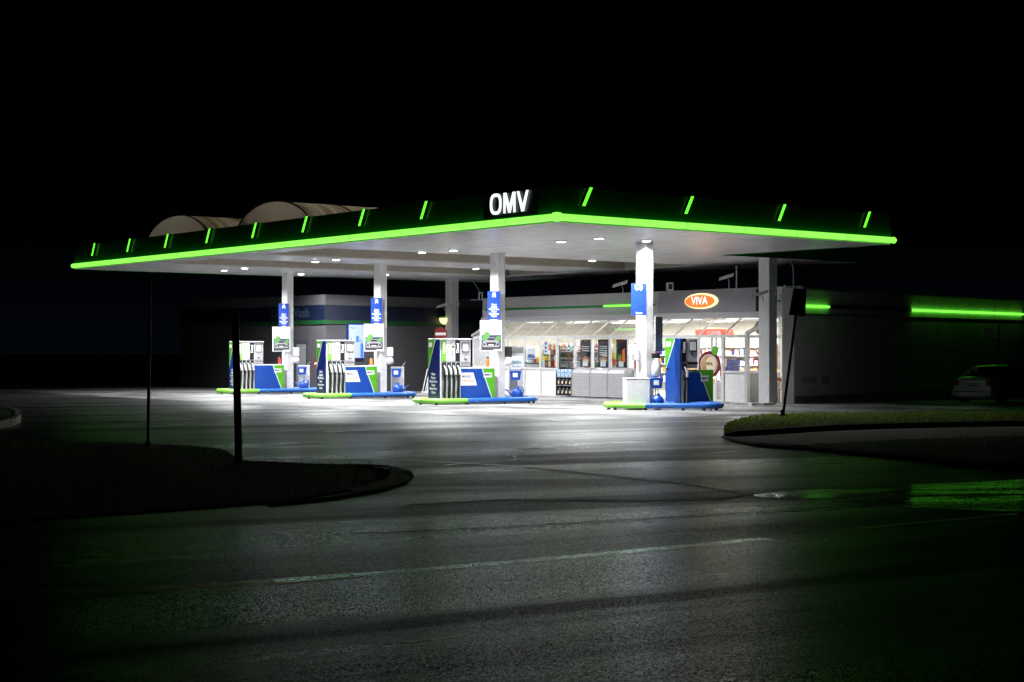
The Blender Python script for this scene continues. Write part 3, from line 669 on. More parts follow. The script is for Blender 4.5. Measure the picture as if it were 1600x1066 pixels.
def car_poster(name, label, p, rz, w_=.74, h=1.04, back=False):
    t = thing(name, label, 'poster', p, rz, 'framed car posters on the canopy columns')
    mb = MB(); mb.box(-w_ / 2, w_ / 2, 0, .035, 0, h); mb.build('frame', WHITE, t, bevel=.006)
    x0, x1, z0, z1 = -w_ / 2 + .035, w_ / 2 - .035, .035, h - .035; mid = z0 + (z1 - z0) * .53; y = -.002
    mb = MB(); ms = [PAPER, DARKG, mat('leaf_print', (.10, .28, .06), .5), GREY, BLACK, mat('night_blue', (.03, .05, .12), .5), LIME]
    mb.m = 0; mb.flat(rect(x0, x1, z0, z1), y)
    mb.m = 5; mb.flat(rect(x0, x1, z0, mid), y - .001)
    mb.m = 1; mb.flat(rect(x0, x1, z0, z0 + .16), y - .0015)
    mb.m = 2; mb.flat(disc(-.22, mid - .13, .09, .10), y - .0018); mb.flat(disc(.25, mid - .12, .10, .08), y - .0018); mb.flat(disc(-.14, mid + .0, .11, .11), y - .0022)
    mb.m = 3; mb.flat([(-.27, .14), (.27, .14), (.30, .24), (.27, .33), (.17, .37), (.11, .46), (-.11, .46), (-.17, .37), (-.27, .33), (-.30, .24)], y - .0026)
    mb.m = 4; mb.flat([(-.15, .37), (.15, .37), (.10, .44), (-.10, .44)], y - .003); mb.flat([(-.14, .19), (.14, .19), (.17, .30), (-.17, .30)], y - .003)
    mb.flat([(-.27, .21), (-.18, .20), (-.20, .26), (-.27, .27)], y - .003); mb.flat([(.27, .21), (.27, .27), (.20, .26), (.18, .20)], y - .003)
    mb.m = 0; mb.flat(rect(-.09, .09, .20, .235), y - .0034); mb.flat(rect(.08, x1, z0, z0 + .035), y - .0034)
    mb.build('poster_sheet', ms, t)
    text('Pohonné hmoty', .062, DARKG, t, loc=(-.02, y - .004, h - .12)); text('MAXX', .07, DARKG, t, loc=(-.16, y - .004, h - .23)); text('Motion', .07, ORANGE, t, loc=(.09, y - .004, h - .23))
    return t
def car_icon(mb, cx, cz, s, y, truck=False):
    if truck:
        mb.prism([(cx - s, cz - .4 * s), (cx + .9 * s, cz - .4 * s), (cx + s, cz + .1 * s), (cx + .8 * s, cz + .7 * s), (cx - .9 * s, cz + .75 * s), (cx - s, cz + .5 * s)], y - .003, y)
        mb.prism(disc(cx - .5 * s, cz - .45 * s, .25 * s, n=12), y - .004, y - .0005); mb.prism(disc(cx + .5 * s, cz - .45 * s, .25 * s, n=12), y - .004, y - .0005)
    else:
        mb.prism([(cx - .7 * s, cz - s), (cx - .4 * s, cz - s), (cx - .4 * s, cz - .6 * s), (cx + .4 * s, cz - .6 * s), (cx + .4 * s, cz - s), (cx + .7 * s, cz - s), (cx + .75 * s, cz + .1 * s), (cx + .45 * s, cz + s), (cx - .45 * s, cz + s), (cx - .75 * s, cz + .1 * s)], y - .003, y)
def col_sign(p, rz, w_, h, label, truck=False):
    t = thing('column_sign', label, 'sign', p, rz, 'blue signs on the canopy columns')
    mb = MB(); mb.box(-w_ / 2, w_ / 2, 0, .05, 0, h); mb.build('panel', SIGNB, t, bevel=.004)
    mb = MB(); car_icon(mb, 0.0, h - .13, .085 if not truck else .12, -.001, truck); mb.build('vehicle_symbol', PAPER, t)
    if truck:
        mb = MB(); mb.prism(rect(-.08, .02, h - .14, h - .08), -.008, -.0045); mb.build('symbol_window', SIGNB, t)
        text('Diesel', .075, PAPER, t, loc=(0, -.002, .06), bold=.003)
    else: text('Diesel\nNatural\nMaxxMotion\nDiesel\nMaxxMotion\n100plus', .083, PAPER, t, loc=(0, -.002, .30), sp=.95, bold=.003, sx=.8)
    return t
def bucket(p, rz, label):
    t = thing('squeegee_bucket', label, 'bucket', p, rz, 'blue window washing buckets by the pumps')
    mb = MB(); mb.prism([(-.15, .0), (.15, .0), (.19, .32), (-.19, .32)], -.12, .12); mb.build('bucket', BLUE, t, bevel=.015)
    mb = MB(); mb.box(-.10, .06, -.128, -.122, .10, .24); mb.build('sticker', PAPER, t)
    mb = MB(); mb.box(-.04, -.02, -.03, .03, -.25, 0); mb.box(.04, .06, -.03, .03, -.25, 0); mb.build('bracket', STEEL, t)
    s_ = thing('squeegee', label.replace('bucket', 'squeegee standing in the bucket'), 'squeegee', p + Vector((0, 0, .15)), rz, 'window squeegees')
    mb = MB(); mb.cyl((.05, 0, 0), (.36, 0, .43), .011, n=8); mb.build('handle', GREY, s_)
    mb = MB(); mb.box(.29, .43, -.02, .02, .42, .45); mb.build('blade', RUBBER, s_)
    return t
def can_(p, rz, label):
    t = thing('watering_can', label, 'watering can', p, rz, 'blue watering cans by the pumps')
    mb = MB(); mb.lathe([(.05, .0), (.17, .0), (.20, .06), (.205, .18), (.16, .28), (.07, .34), (.06, .36)], n=24); mb.build('tank', BLUE, t)
    mb = MB(); mb.tube([(-.14, 0, .07), (-.24, 0, .14), (-.34, 0, .25), (-.42, 0, .28)], [.05, .035, .022, .026], 10); mb.build('spout', BLUE, t)
    mb = MB(); mb.tube([(.0, 0, .35), (.10, 0, .38), (.19, 0, .33), (.22, 0, .22), (.2, 0, .12)], .016, 8); mb.build('handle', BLUE, t)
    return t
ordw = ['leftmost', 'second', 'third', 'truck']
def lcl(cx, cy, ang, x, y, z=0):
    c, s_ = math.cos(ang), math.sin(ang); return Vector((cx + x * c - y * s_, cy + x * s_ + y * c, z))
for i in range(3):
    a, b = ISL[i]; cx, cy = W(a, b); g = gz(cx, cy); wh = ordw[i]
    islbase(cx, cy, TH, -2.95, 1.15, .66, g, 'low concrete plinth under the ' + wh + ' pump from the left')
    bumper(cx, cy, TH, -3.05, 1.35, .64, ['green and blue bumper tube round the leftmost pump, crossed by the near dark post', 'green and blue bumper tube round the second pump from the left', 'scratched green and blue bumper tube round the third pump from the left'][i], .34, g)
    dispenser(lcl(cx, cy, TH, -2.42, .0, g + .14), i, DL_[i])
    ps = R(8)
    car_poster('poster_frame', ['framed car poster on the leftmost column', 'framed car poster on the second column from the left', 'framed car poster with bright green bubble on the third column'][i], lcl(cx, cy, 0, -.22, -.36, g + 1.78), ps)
    col_sign(lcl(cx, cy, 0, -.12, -.34, g + 2.86), ps, .42, .95, ['blue column sign with white lettering on the leftmost column', 'blue column sign with white lettering on the second column', 'blue column sign with white lettering on the third column'][i])
    bucket(lcl(cx, cy, TH, .52, -.30, g + .80), R(8), ['blue bucket beside the leftmost column', 'blue bucket beside the second column', 'blue bucket with paper label beside the third column'][i])
    can_(lcl(cx, cy, TH, .60, -.30, g + .20), R(8) + (R(180) if i == 1 else 0), ['blue watering can with long spout at the foot of the leftmost column', 'blue watering can with spout to the right at the foot of the second column', 'round blue watering can at the foot of the third column'][i])
    t = thing('waste_bin', ['white waste bin behind the leftmost column', 'white waste bin behind the second column', 'white waste bin behind the third column beside the shop panels'][i], 'bin', lcl(cx, cy, TH, .85, .25, g + .22), R(8), 'white waste bins on the pump islands')
    mb = MB(); mb.box(-.24, .24, -.2, .2, 0, .92); mb.build('bin_body', WHITE, t, bevel=.02); mb = MB(); mb.box(-.25, .25, -.21, .21, .921, .96); mb.build('lid', WHITE, t, bevel=.01)
    t = thing('towel_dispenser', ['white paper towel dispenser on the right of the leftmost column', 'white paper towel dispenser on the right of the second column', 'white paper towel dispenser with black box on the third column'][i], 'towel dispenser', lcl(cx, cy, TH, .30, -.16, g + 1.28), R(8), 'paper towel dispensers on the columns')
    mb = MB(); mb.box(-.12, .14, -.11, .08, .30, .66); mb.build('cover', WHITE if i < 2 else BLACK, t, bevel=.03)
    mb = MB(); mb.lathe([(.03, 0), (.13, .03), (.15, .14), (.12, .25), (.05, .28)], (.0, -.05, 0), 16); mb.build('paper_roll', PAPER, t)
    t = thing('fire_extinguisher', ['red fire extinguisher left of the leftmost column', 'orange red fire extinguisher left of the second column', 'orange red fire extinguisher left of the third column'][i], 'fire extinguisher', lcl(cx, cy, TH, -.34, .1, g + 1.14), TH, 'fire extinguishers on the islands')
    mb = MB(); mb.lathe([(.04, 0), (.055, .02), (.055, .34), (.03, .38), (.015, .40)], n=14); mb.build('cylinder', RED if i == 0 else ORANGE, t); mb = MB(); mb.box(-.04, .03, -.02, .02, .401, .45); mb.build('valve', BLACK, t)
# truck island
cx, cy = W(*ISL[3]); g = gz(cx, cy)
bc = Vector((4.58, 46.15, g)); RT = R(-9)
islbase(bc.x, bc.y, RT, -1.7, 1.7, .72, g, 'low concrete plinth under the truck diesel pump')
bumper(bc.x, bc.y, RT, -1.75, 1.75, .70, 'green and blue bumper tube round the right hand truck pump', .36, g)
t = thing('truck_dispenser', 'narrow blue single hose fuel dispenser right of the truck column', 'fuel pump', (4.98, 46.85, g + .12), TH)
D = .72; y0 = -D / 2; H = 2.05
mb = MB(); mb.box(-.02, 1.22, y0 - .02, D / 2 + .02, -.12, 0); mb.build('plinth', GREY, t)
mb = MB(); mb.box(0, .24, y0 + .02, D / 2, 0, H); mb.build('cabinet', WHITE, t)
end_panel(t, D, H, BLUE, True)
mb = MB(); mb.box(.03, .19, y0 - .012, y0 + .019, H - .72, H - .01); pn = mb.build('grade_panel', BLACK, t); o = text('Diesel', .13, PAPER, pn, loc=(.11, y0 - .015, H - .28), bold=.006); o.rotation_euler = (R(90), R(-90), 0)
nozzle(t, .11, y0 + .015, H - .78)
mb = MB(); mb.box(.245, .64, y0 + .01, D / 2, 1.12, H); mb.build('display_head', LGREY, t, bevel=.008)
mb = MB(); mb.box(.30, .60, y0 - .01, y0 + .009, H - .42, H - .07); s_ = mb.build('screen_frame', DARKG, t); mb = MB(); mb.box(.335, .565, y0 - .014, y0 - .0105, H - .37, H - .11); mb.build('screen', PAPER, s_)
mb = MB(); mb.box(.40, .46, y0 - .006, y0 + .009, H - .52, H - .46); mb.build('card_reader', DARKG, t)
mb = MB(); mb.box(.25, .635, y0 - .02, y0 + .009, H - .80, H - .73); mb.build('display_shelf', STEEL, t)
mb = MB(); mb.prism([(.245, 0), (1.2, 0), (.95, 1.0), (.245, 1.0)], y0 + .01, D / 2); mb.build('low_cabinet', LGREY, t)
mb = MB(); mb.prism([(.25, .0), (1.17, 0), (.72, 1.0), (.25, 1.0)], y0 - .006, y0 + .0085); mb.build('blue_front', BLUE, t)
mb = MB(); mb.prism([(1.17, .0), (1.2, 0), (.75, 1.0), (.72, 1.0)], y0 - .008, y0 + .0085); mb.build('white_edge', PAPER, t)
mb = MB(); mb.prism([(1.2, 0), (1.24, 0), (1.24, 1.08), (.715, 1.08), (.75, 1.0)], y0 - .006, y0 + .0085); mb.build('green_front', GREEN, t)
mb = MB(); mb.box(.70, 1.25, y0 + .009, D / 2, 1.001, 1.08); mb.build('counter_top', GREEN, t)
s_ = sticker(t, .76, 1.06, .72, .90, y0 - .007); text('MAX 7', .085, BLACK, s_, loc=(.91, y0 - .013, .82), bold=.004)
col_sign(Vector((cx - .20, cy - .36, g + 2.86)), R(4), .46, .96, 'blue column sign with a white truck symbol on the right hand front column', True)
t = thing('poster_frame', 'framed poster seen edge on at the right of the truck column', 'poster', (cx + .42, cy - .25, g + 1.78), R(68))
mb = MB(); mb.box(-.37, .37, 0, .04, 0, 1.04); mb.build('frame', GREY, t, bevel=.005); mb = MB(); mb.box(-.33, .33, -.004, -.0005, .05, .99); mb.build('poster_sheet', mat('grey_blue_print', (.16, .18, .25), .35, noise=.3, nscale=5), t)
t = thing('waste_bin', 'large white waste bin at the foot of the truck column', 'bin', (cx - .27, cy - .28, g + .20), R(10))
mb = MB(); mb.box(-.37, .37, -.22, .22, 0, .74); mb.build('bin_body', WHITE, t, bevel=.02); mb = MB(); mb.box(-.38, .38, -.23, .23, .741, .77); mb.build('lid', WHITE, t, bevel=.01)
bucket(Vector((cx + .32, cy - .35, g + .66)), R(5), 'blue bucket right of the truck column')
can_(Vector((cx + .35, cy - .35, g + .12)), R(60), 'blue watering can hanging low right of the truck column')
t = thing('towel_dispenser', 'white paper towel dispenser hanging right of the truck column', 'towel dispenser', (cx + .33, cy - .3, g + 1.0), 0)
mb = MB(); mb.box(-.14, .10, -.1, .1, .56, .72); mb.build('top_box', BLACK, t, bevel=.02); mb = MB(); mb.lathe([(.06, 0), (.15, .05), (.14, .35), (.08, .54)], n=14); mb.build('paper_roll', PAPER, t)
t = thing('soap_dispenser', 'white box dispenser on the left face of the truck column', 'dispenser', (cx - .38, cy - .18, g + 1.55), R(10))
mb = MB(); mb.box(-.10, .16, -.08, .12, .10, .42); mb.build('box', WHITE, t, bevel=.02); mb = MB(); mb.box(.02, .2, -.09, .1, -.06, .099); mb.build('nozzle_block', LGREY, t, bevel=.02)
# ------------------------------------------------------------ shop building
B0 = 16.2; sa = 8.35; sb_ = 25.1
gs = gab(8, 16.2)
shop = thing('station_shop', 'low filling station shop with glazed veranda, grey fascia and long dark side wall', 'shop', (C0[0], C0[1], 0), RB)
mx = [a_of(p, B0) for p in (741, 768, 795.6, 820.6, 845.6, 871, 898.8, 926, 953.8, 983, 1020, 1055, 1092, 1131)] + [sa]   # mullion positions, decreasing a
sill, trans, zr, br_ = .92, 2.24, 2.93, 1.0
def zg(a): return gab(a, B0)
for k in range(len(mx) - 1):
    a1, a0 = mx[k], mx[k + 1]; z0 = zg(a0) - .02; low = sill; isdoor = (k == 12)
    if k >= 10 and k < 12: low = None
    fr = MB(); fw = .045
    if isdoor or low is None:
        fr.box(B0 - .05, B0 + .03, a0, a1, z0, z0 + .10)
    else:
        pm = MB(); pm.box(B0 - .01, B0 + .03, a0 + fw, a1 - fw, z0 + .05, low - .04); pn = pm.build('lower_panel', WHITE, shop)
        fr.box(B0 - .05, B0 + .04, a0, a1, z0, z0 + .05); fr.box(B0 - .05, B0 + .04, a0, a1, low - .04, low + .04)
    fr.box(B0 - .06, B0 + .05, a0, a1, trans - .05, trans + .06)
    fr.box(B0 - .055, B0 + .045, a0 - fw, a0 + fw, z0 + .001, trans - .051)
    w_ = fr.build('window_frame', ALU, shop)
    pn = MB(); pn.box(B0 - .006, B0 + .006, a0 + fw + .001, a1 - fw - .001, (low + .04) if low else z0 + .1, trans - .05); pn.build('pane', GLASS, w_)
    # sloping roof light above
    sl = MB(); sl.prism([(B0 - .05, trans + .061), (B0 + .03, trans + .061), (B0 + br_, zr), (B0 + br_, zr + .06)], a0 - .03, a0 + .03, 'y'); s_ = sl.build('rafter', ALU, shop)
    gl = MB(); gl.prism([(B0 - .02, trans + .075), (B0 + .0, trans + .075), (B0 + br_, zr + .035), (B0 + br_, zr + .045)], a0 + .031, a1 - .031, 'y'); gl.build('roof_pane', GLASS, s_)
mb = MB(); mb.box(B0 - .055, B0 + .045, mx[0] - .045, mx[0] + .045, zg(25) - .02, trans); mb.build('corner_post', ALU, shop)
mb = MB(); mb.box(B0 - .07, B0 + .08, sa - .07, sa + .06, gs - .02, trans + .06); mb.build('corner_post', ALU, shop)
# right end wall of the veranda
BW = 18.05; z0 = gab(sa, 17)
mb = MB(); mb.box(B0 + .081, BW, sa - .02, sa + .02, z0, sill - .04); mb.build('end_lower_panel', mat('end_panel_grey', (.30, .31, .31), .5), shop)
mb = MB(); mb.box(B0 + .081, BW, sa - .05, sa + .05, sill - .04, sill + .05); mb.box(B0 + .081, BW, sa - .05, sa + .05, trans - .06, trans + .04); mb.box(B0 + .9, B0 + 1.0, sa - .045, sa + .045, sill + .05, trans - .06)
mb.prism([(B0 - .06, trans + .061), (B0 - .06, trans + .15), (BW, 3.12), (BW, 2.98), (B0 + .08, trans + .061)], sa - .05, sa + .05, 'y'); mb.box(BW - .1, BW, sa - .049, sa + .049, z0, 2.98); e_ = mb.build('end_frame', ALU, shop)
mb = MB(); mb.flat([(B0 + .1, trans + .05), (BW - .1, trans + .05), (BW - .1, 2.96)], sa); mb.flat(rect(B0 + .09, BW - .1, sill + .05, trans - .06), sa); mb.build('pane', GLASS, e_)
mb = MB(); mb.prism(disc(B0 + .62, trans + .32, .21, .24), sa - .010, sa - .004); mb.build('sticker', mat('grey_vinyl', (.2, .2, .21), .5), e_)
# left end wall
mb = MB(); mb.prism([(B0, zg(25)), (BW, zg(25)), (BW, 2.98), (B0 + br_, zr), (B0, trans)], mx[0] + .05, mx[0] + .07, 'y'); mb.build('end_wall', LGREY, shop)
mb = MB(); mb.prism([(B0 - .05, trans + .06), (B0 - .05, trans + .14), (B0 + br_ + .3, 3.12), (B0 + br_ + .3, 3.0)], mx[0] + .071, mx[0] + .14, 'y'); mb.build('barge_bar', ALU, shop)
# fascia
bf = B0 + .85; FB, FTP = 3.14, 4.0
mb = MB(); mb.box(bf, bf + .12, 6.55, sb_ + .1, FB, FTP); mb.build('fascia_board', mat('fascia_grey', (.42, .42, .43), .45, noise=.03), shop)
mb = MB(); mb.box(bf - .03, bf + .2, 6.5, sb_ + .15, FTP + .001, FTP + .04); mb.build('fascia_cap', GREY, shop)
mb = MB(); mb.box(bf - .10, bf - .001, 7.0, sb_ + .1, FB - .06, FB + .02); mb.box(bf - .03, bf + .1, 7.0, sb_ + .1, FB - .20, FB - .061); mb.build('gutter', LGREY, shop, bevel=.01)
mb = MB(); mb.box(bf - .02, bf - .002, a_of(1024, bf), sb_ - .1, 3.47, 3.56); mb.build('green_stripe', mat('stripe_green', (.01, .22, .03), .4), shop)
mb = MB(); mb.cyl((bf - .05, a_of(986, bf), 3.52), (bf - .05, a_of(945, bf), 3.52), .04, n=10); mb.build('lit_stripe', STRIP, shop)
mb = MB(); mb.box(bf - .02, bf - .002, a_of(1230, bf), a_of(1213, bf), 3.47, 3.56); mb.build('green_stripe', MATS['stripe_green'], shop)
al, ar = a_of(1031, bf), a_of(1184, bf)
mb = MB(); mb.box(bf - .10, bf - .003, ar, al, FB + .03, FTP - .02); mb.build('logo_panel', METP, shop)
mb = MB(); mb.box(bf - .11, bf - .003, ar - .06, ar - .002, FB + .02, FTP - .01); mb.build('panel_edge', BLACK, shop)
ac = a_of(1096.5, bf - .1); zc = 3.60; rxx = (a_of(1071, bf) - a_of(1122, bf)) / 2
mb = MB(); mb.prism(disc(ac, zc, rxx, .30, 36), bf - .15, bf - .101, 'x'); lg = mb.build('logo', LOGOC, shop)
mb = MB(); mb.prism(disc(ac + .05, zc - .01, rxx * .90, .245, 36), bf - .16, bf - .151, 'x'); mb.build('logo_centre', LOGOO, lg)
text('VIVA', .42, LETW, lg, loc=(bf - .163, ac + .07, zc), rot=(R(90), 0, R(-90)), bold=.004, sx=.95)
# building body
mb = MB(); mb.box(bf + .121, bf + .3, sa - 1.4, sb_, 2.93, FTP - .01); mb.build('beam', LGREY, shop)
BBK = 24.5
mb = MB(); mb.box(B0 + .06, BBK, sa + .06, sb_, -.42, gs + .01); mb.build('floor', TILE, shop)
mb = MB(); mb.box(BBK, BBK + .2, sa + .35, sb_, -.4, 3.7); mb.box(BW, BBK, sb_ - .05, sb_ + .15, -.4, 3.7); mb.build('back_wall', WARM, shop)
mb = MB(); mb.prism([(B0 + br_ + .05, 6.95), (BBK, sa + .3), (BBK, sb_), (B0 + br_ + .05, sb_)], 2.95, 3.05, 'z'); mb.build('shop_ceiling', mat('shop_ceiling_tile', (.40, .41, .41), .7), shop)
mb = MB(); mb.prism([(bf + .121, 6.95), (BBK + .3, sa + .4), (BBK + .3, sb_ + .1), (bf + .121, sb_ + .1)], 3.72, 3.80, 'z'); mb.build('roof', DARKG, shop)
# white pilaster and the long rotated side wall
p0 = Vector((10.15, 54.75)); 
inv = Matrix.Rotation(-RB, 2)
def toL(p): v = inv @ (Vector((p[0], p[1])) - Vector(C0)); return v
ql = toL(p0); dirw = Vector((math.sin(R(41.2)), math.cos(R(41.2)))); nrm = Vector((dirw.y, -dirw.x))
def wallbox(s0, s1, d0, d1, z0_, z1_, mb):
    c = [p0 + dirw * s0 + nrm * d0, p0 + dirw * s1 + nrm * d0, p0 + dirw * s1 + nrm * d1, p0 + dirw * s0 + nrm * d1]; c = [toL(q_) for q_ in c]
    mb.prism([(q_.x, q_.y) for q_ in c], z0_, z1_, 'z'); return mb
mb = MB(); wallbox(0, 26, -.2, 0, -.6, 3.92, mb); sw = mb.build('side_wall', WALLM, shop)
mb = MB(); wallbox(-.02, 26, -.24, .03, 3.921, 4.0, mb); mb.build('coping', GREY, sw)
mb = MB(); wallbox(.0, 26, .001, .02, -.3, .06, mb); mb.build('wall_base', CONC, sw)
mb = MB(); wallbox(0, 26, .001, .03, 3.02, 3.06, mb); mb.build('wall_trim', DARKG, sw)
mb = MB(); pil = toL(p0); mb.prism([(toL(p0 + Vector(q_)).x, toL(p0 + Vector(q_)).y) for q_ in [(-.02, -.03), (-.44, .02), (-.40, .35), (-.02, .35)]], -.3, 3.95, 'z'); mb.build('pilaster', ALU, shop)
def wpos(px):                                          # wall station for a pixel column
    k = (px - 800) / F; return (k * p0.y - p0.x) / (dirw.x - k * dirw.y)
sgs = [(1258, 1293.5), (1424, 1468), (1468.6, 1498), (1498.4, 1512), (1512.5, 1554), (1554.6, 1597)]
for s0, s1 in sgs:
    mb = MB(); a_, b_ = wpos(s0), wpos(s1); P = [toL(p0 + dirw * q_ + nrm * .07) for q_ in (a_ + .02, b_ - .02)]
    mb.cyl((P[0].x, P[0].y, 3.33), (P[1].x, P[1].y, 3.33), .042, n=10); mb.build('green_strip_light', STRIP, sw)
mb = MB(); wallbox(wpos(1294) + .05, wpos(1423), .001, .05, 3.28, 3.38, mb); mb.build('unlit_strip', BLACK, sw)
mb = MB(); wallbox(.5, 1.6, .001, .012, .55, .75, mb); wallbox(1.9, 2.5, .001, .012, .5, .75, mb); mb.build('paint_patch', LGREY, sw)
# door leaves and their round coffee stickers
da, db = mx[12], mx[13]; mb = MB(); mid = (da * .45 + db * .55)

for q0, q1 in ((db + .05, db + .09), (db + .33, db + .39), (mid - .055, mid - .01), (mid + .01, mid + .055), (da - .10, da - .05)): mb.box(B0 - .045, B0 - .012, q0, q1, zg(9), trans - .055)
mb.box(B0 - .044, B0 - .013, db + .391, mid - .056, zg(9) + .02, zg(9) + .14); mb.box(B0 - .044, B0 - .013, mid + .056, da - .101, zg(9) + .02, zg(9) + .14)
dr = mb.build('sliding_door', ALU, shop); cc = a_of(1110, B0)
t = thing('door_sticker', 'round dark red and cream coffee cup sticker across the glass sliding door', 'sticker', (*W(cc, B0 - .05), 1.19), RB)
mb = MB(); mb.m = 0; mb.prism(disc(0, 0, .58, .50, 36), -.006, 0, 'x'); mb.m = 1; mb.prism(disc(.02, 0, .44, .38, 36), -.009, -.0062, 'x'); mb.m = 2; mb.prism(disc(.03, 0, .39, .335, 36), -.012, -.0092, 'x'); mb.m = 3; mb.prism(disc(-.08, .02, .26, .28, 36), -.014, -.0122, 'x'); mb.build('cup_picture', [DRED, LGREY, mat('coffee', (.45, .27, .10), .5, noise=.25, nscale=3), CREAM], t)
mb = MB(); mb.prism(disc(-.30, .52, .17, .17, 24), -.018, -.015, 'x'); mb.build('green_dot', GREEN, t)
text('VIVA', .16, BLACK, t, loc=(-.017, 0, .02), rot=(R(90), 0, R(-90)), bold=.006)
# window posters
def wposter(px0, px1, z0_, z1_, label, kind):
    a1, a0 = a_of(px0, B0), a_of(px1, B0); c = (a0 + a1) / 2; w_ = (a1 - a0) / 2
    t = thing('window_poster', label, 'poster', (*W(c, B0 + .03), z0_), RB, 'posters in the shop windows'); H_ = z1_ - z0_
    mb = MB(); ms = [mat('poster_black', (.012, .012, .016), .4), SKIN, CREAM, RED, PAPER, GREEN, ORANGE]
    mb.m = 0; mb.box(0, .01, -w_, w_, 0, H_)
    if kind in (0, 1):
        mb.m = 1; mb.prism(disc(-.04 if kind == 0 else 0, H_ * .28, w_ * .72, H_ * .11), -.004, -.0005, 'x'); mb.m = 2; mb.prism(disc(-.02, H_ * .23, w_ * .55, H_ * .05), -.006, -.0042, 'x')
        mb.m = 4
        for q_ in range(5 if kind else 3): 
            z = H_ * (.74 - q_ * .075); mb.prism([(-w_ * .7, z - .02 * abs(q_ - 1)), (-w_ * .7, z + .018), (w_ * .7, z + .03), (w_ * .7, z + .008)], -.003, -.0005, 'x')
        mb.m = 4; mb.prism(rect(-w_ * .5, w_ * .5, .03, H_ * .2), -.010, -.0065, 'x')
    else:
        mb.m = 6; mb.prism([(-w_ * .7, H_ * .2), (-w_ * .2, H_ * .2), (-w_ * .1, H_ * .6), (-w_ * .6, H_ * .7)], -.003, -.0005, 'x'); mb.m = 5; mb.prism(disc(w_ * .3, H_ * .35, w_ * .4, H_ * .12), -.003, -.0005, 'x')
        mb.m = 1; mb.prism(disc(w_ * .2, H_ * .3, w_ * .35, H_ * .10), -.005, -.0032, 'x'); mb.m = 4; mb.prism(rect(-w_ * .4, w_ * .5, .03, H_ * .22), -.010, -.0055, 'x')
    mb.m = 3; mb.prism(disc(0, H_ * .93, w_ * .35, .02), -.003, -.0005, 'x')
    mb.build('sheet', ms, t); return t
wposter(906, 922, 1.02, 2.14, 'black food poster with a bun, left of the three dark window posters', 0)
wposter(933.5, 950, 1.02, 2.14, 'black food poster with arched white lettering, middle of the three dark posters', 1)
wposter(962, 978.5, 1.02, 2.14, 'black drinks poster with orange bottles, right of the three dark posters', 2)
def simple_poster(px0, px1, z0_, z1_, label, ms, rows, boff=.03, name='window_poster'):
    a1, a0 = a_of(px0, B0), a_of(px1, B0); c = (a0 + a1) / 2; w_ = (a1 - a0) / 2; H_ = z1_ - z0_
    t = thing(name, label, 'poster', (*W(c, B0 + boff), z0_), RB)
    mb = MB(); mb.m = 0; mb.box(0, .012, -w_, w_, 0, H_)
    for i_, (u0, u1, v0, v1, k) in enumerate(rows): mb.m = k; mb.prism(rect(-w_ + 2 * w_ * (1 - u1), -w_ + 2 * w_ * (1 - u0), H_ * v0, H_ * v1), -.003 - .0005 * i_, -.0005, 'x')
    mb.build('sheet', ms, t); return t
simple_poster(1073, 1090.5, 1.03, 1.66, 'white price board with blue rows and green header behind the truck pump', [PAPER, SIGNB, GREEN], [(.4, 1, .05 + .18 * q_, .18 + .18 * q_, 1) for q_ in range(5)] + [(0, 1, .93, 1, 2)], name='price_board')
simple_poster(848.5, 855.5, 1.55, 2.1, 'narrow pale sheet with blue marks in the third shop window', [PAPER, SIGNB], [(.3, .7, .1 + .3 * q_, .25 + .3 * q_, 1) for q_ in range(3)])
simple_poster(957, 961.3, 1.1, 2.1, 'narrow red and yellow strip poster beside the drinks poster', [YELLOW, RED, PAPER], [(0, 1, 0, .25, 1), (.2, .8, .5, .9, 2)])
simple_poster(822.5, 836, 1.30, 1.80, 'white sign with large blue letters in the second shop window', [PAPER, SIGNB], [(0, 1, 0, .06, 1)], name='letter_sign')
t_ = bpy.data.objects['letter_sign']; text('ARNA', .24, SIGNB, t_, loc=(-.01, 0, .14), rot=(R(90), 0, R(-90)), bold=.008, sx=.75)
simple_poster(990, 996, .95, 2.0, 'red poster in the pane just left of the truck column', [RED, PAPER], [(.2, .8, .5, .8, 1)])
# interior furniture: shelves, bottles, coolers
def shelf_unit(c, b, w_, label, name='shelf_unit'):
    t = thing(name, label, 'shelf', (*W(c, b), gs + .01), RB, 'display shelves inside the shop')
    mb = MB(); mb.box(0.3, .34, -w_ / 2, w_ / 2, 0, 2.15); mb.build('back_panel', PAPER, t)
    for z in (.5, .95, 1.38, 1.8): mb = MB(); mb.box(0, .299, -w_ / 2, w_ / 2, z, z + .03); mb.build('shelf', WHITE, t)
    for s_ in (-1, 1): mb = MB(); mb.box(0, .3, s_ * w_ / 2 - .012, s_ * w_ / 2 + .012, 0, 2.14); mb.build('upright', LGREY, t)
    return t
bm_ = []
for nm, c_ in (('amber', (.45, .12, .02)), ('dark', (.03, .02, .03)), ('clear', (.55, .62, .66)), ('green', (.04, .18, .05)), ('redb', (.4, .02, .03))):
    mb = MB(); mb.lathe([(.03, 0), (.042, .01), (.042, .2), (.016, .26), (.016, .32)], n=8); mb.m = 1; mb.lathe([(.043, .07), (.0435, .16)], n=8)
    bm_.append(mb.mesh('bottle_' + nm, [mat('glass_' + nm, c_, .15, noise=0), PAPER if nm != 'clear' else PALEB]))
bl = ['amber bottle standing on the shop shelves', 'dark wine bottle standing on the shop shelves', 'clear bottle with blue label on the shop shelves', 'green bottle standing on the shop shelves', 'red bottle standing on the shop shelves']
nb = 0
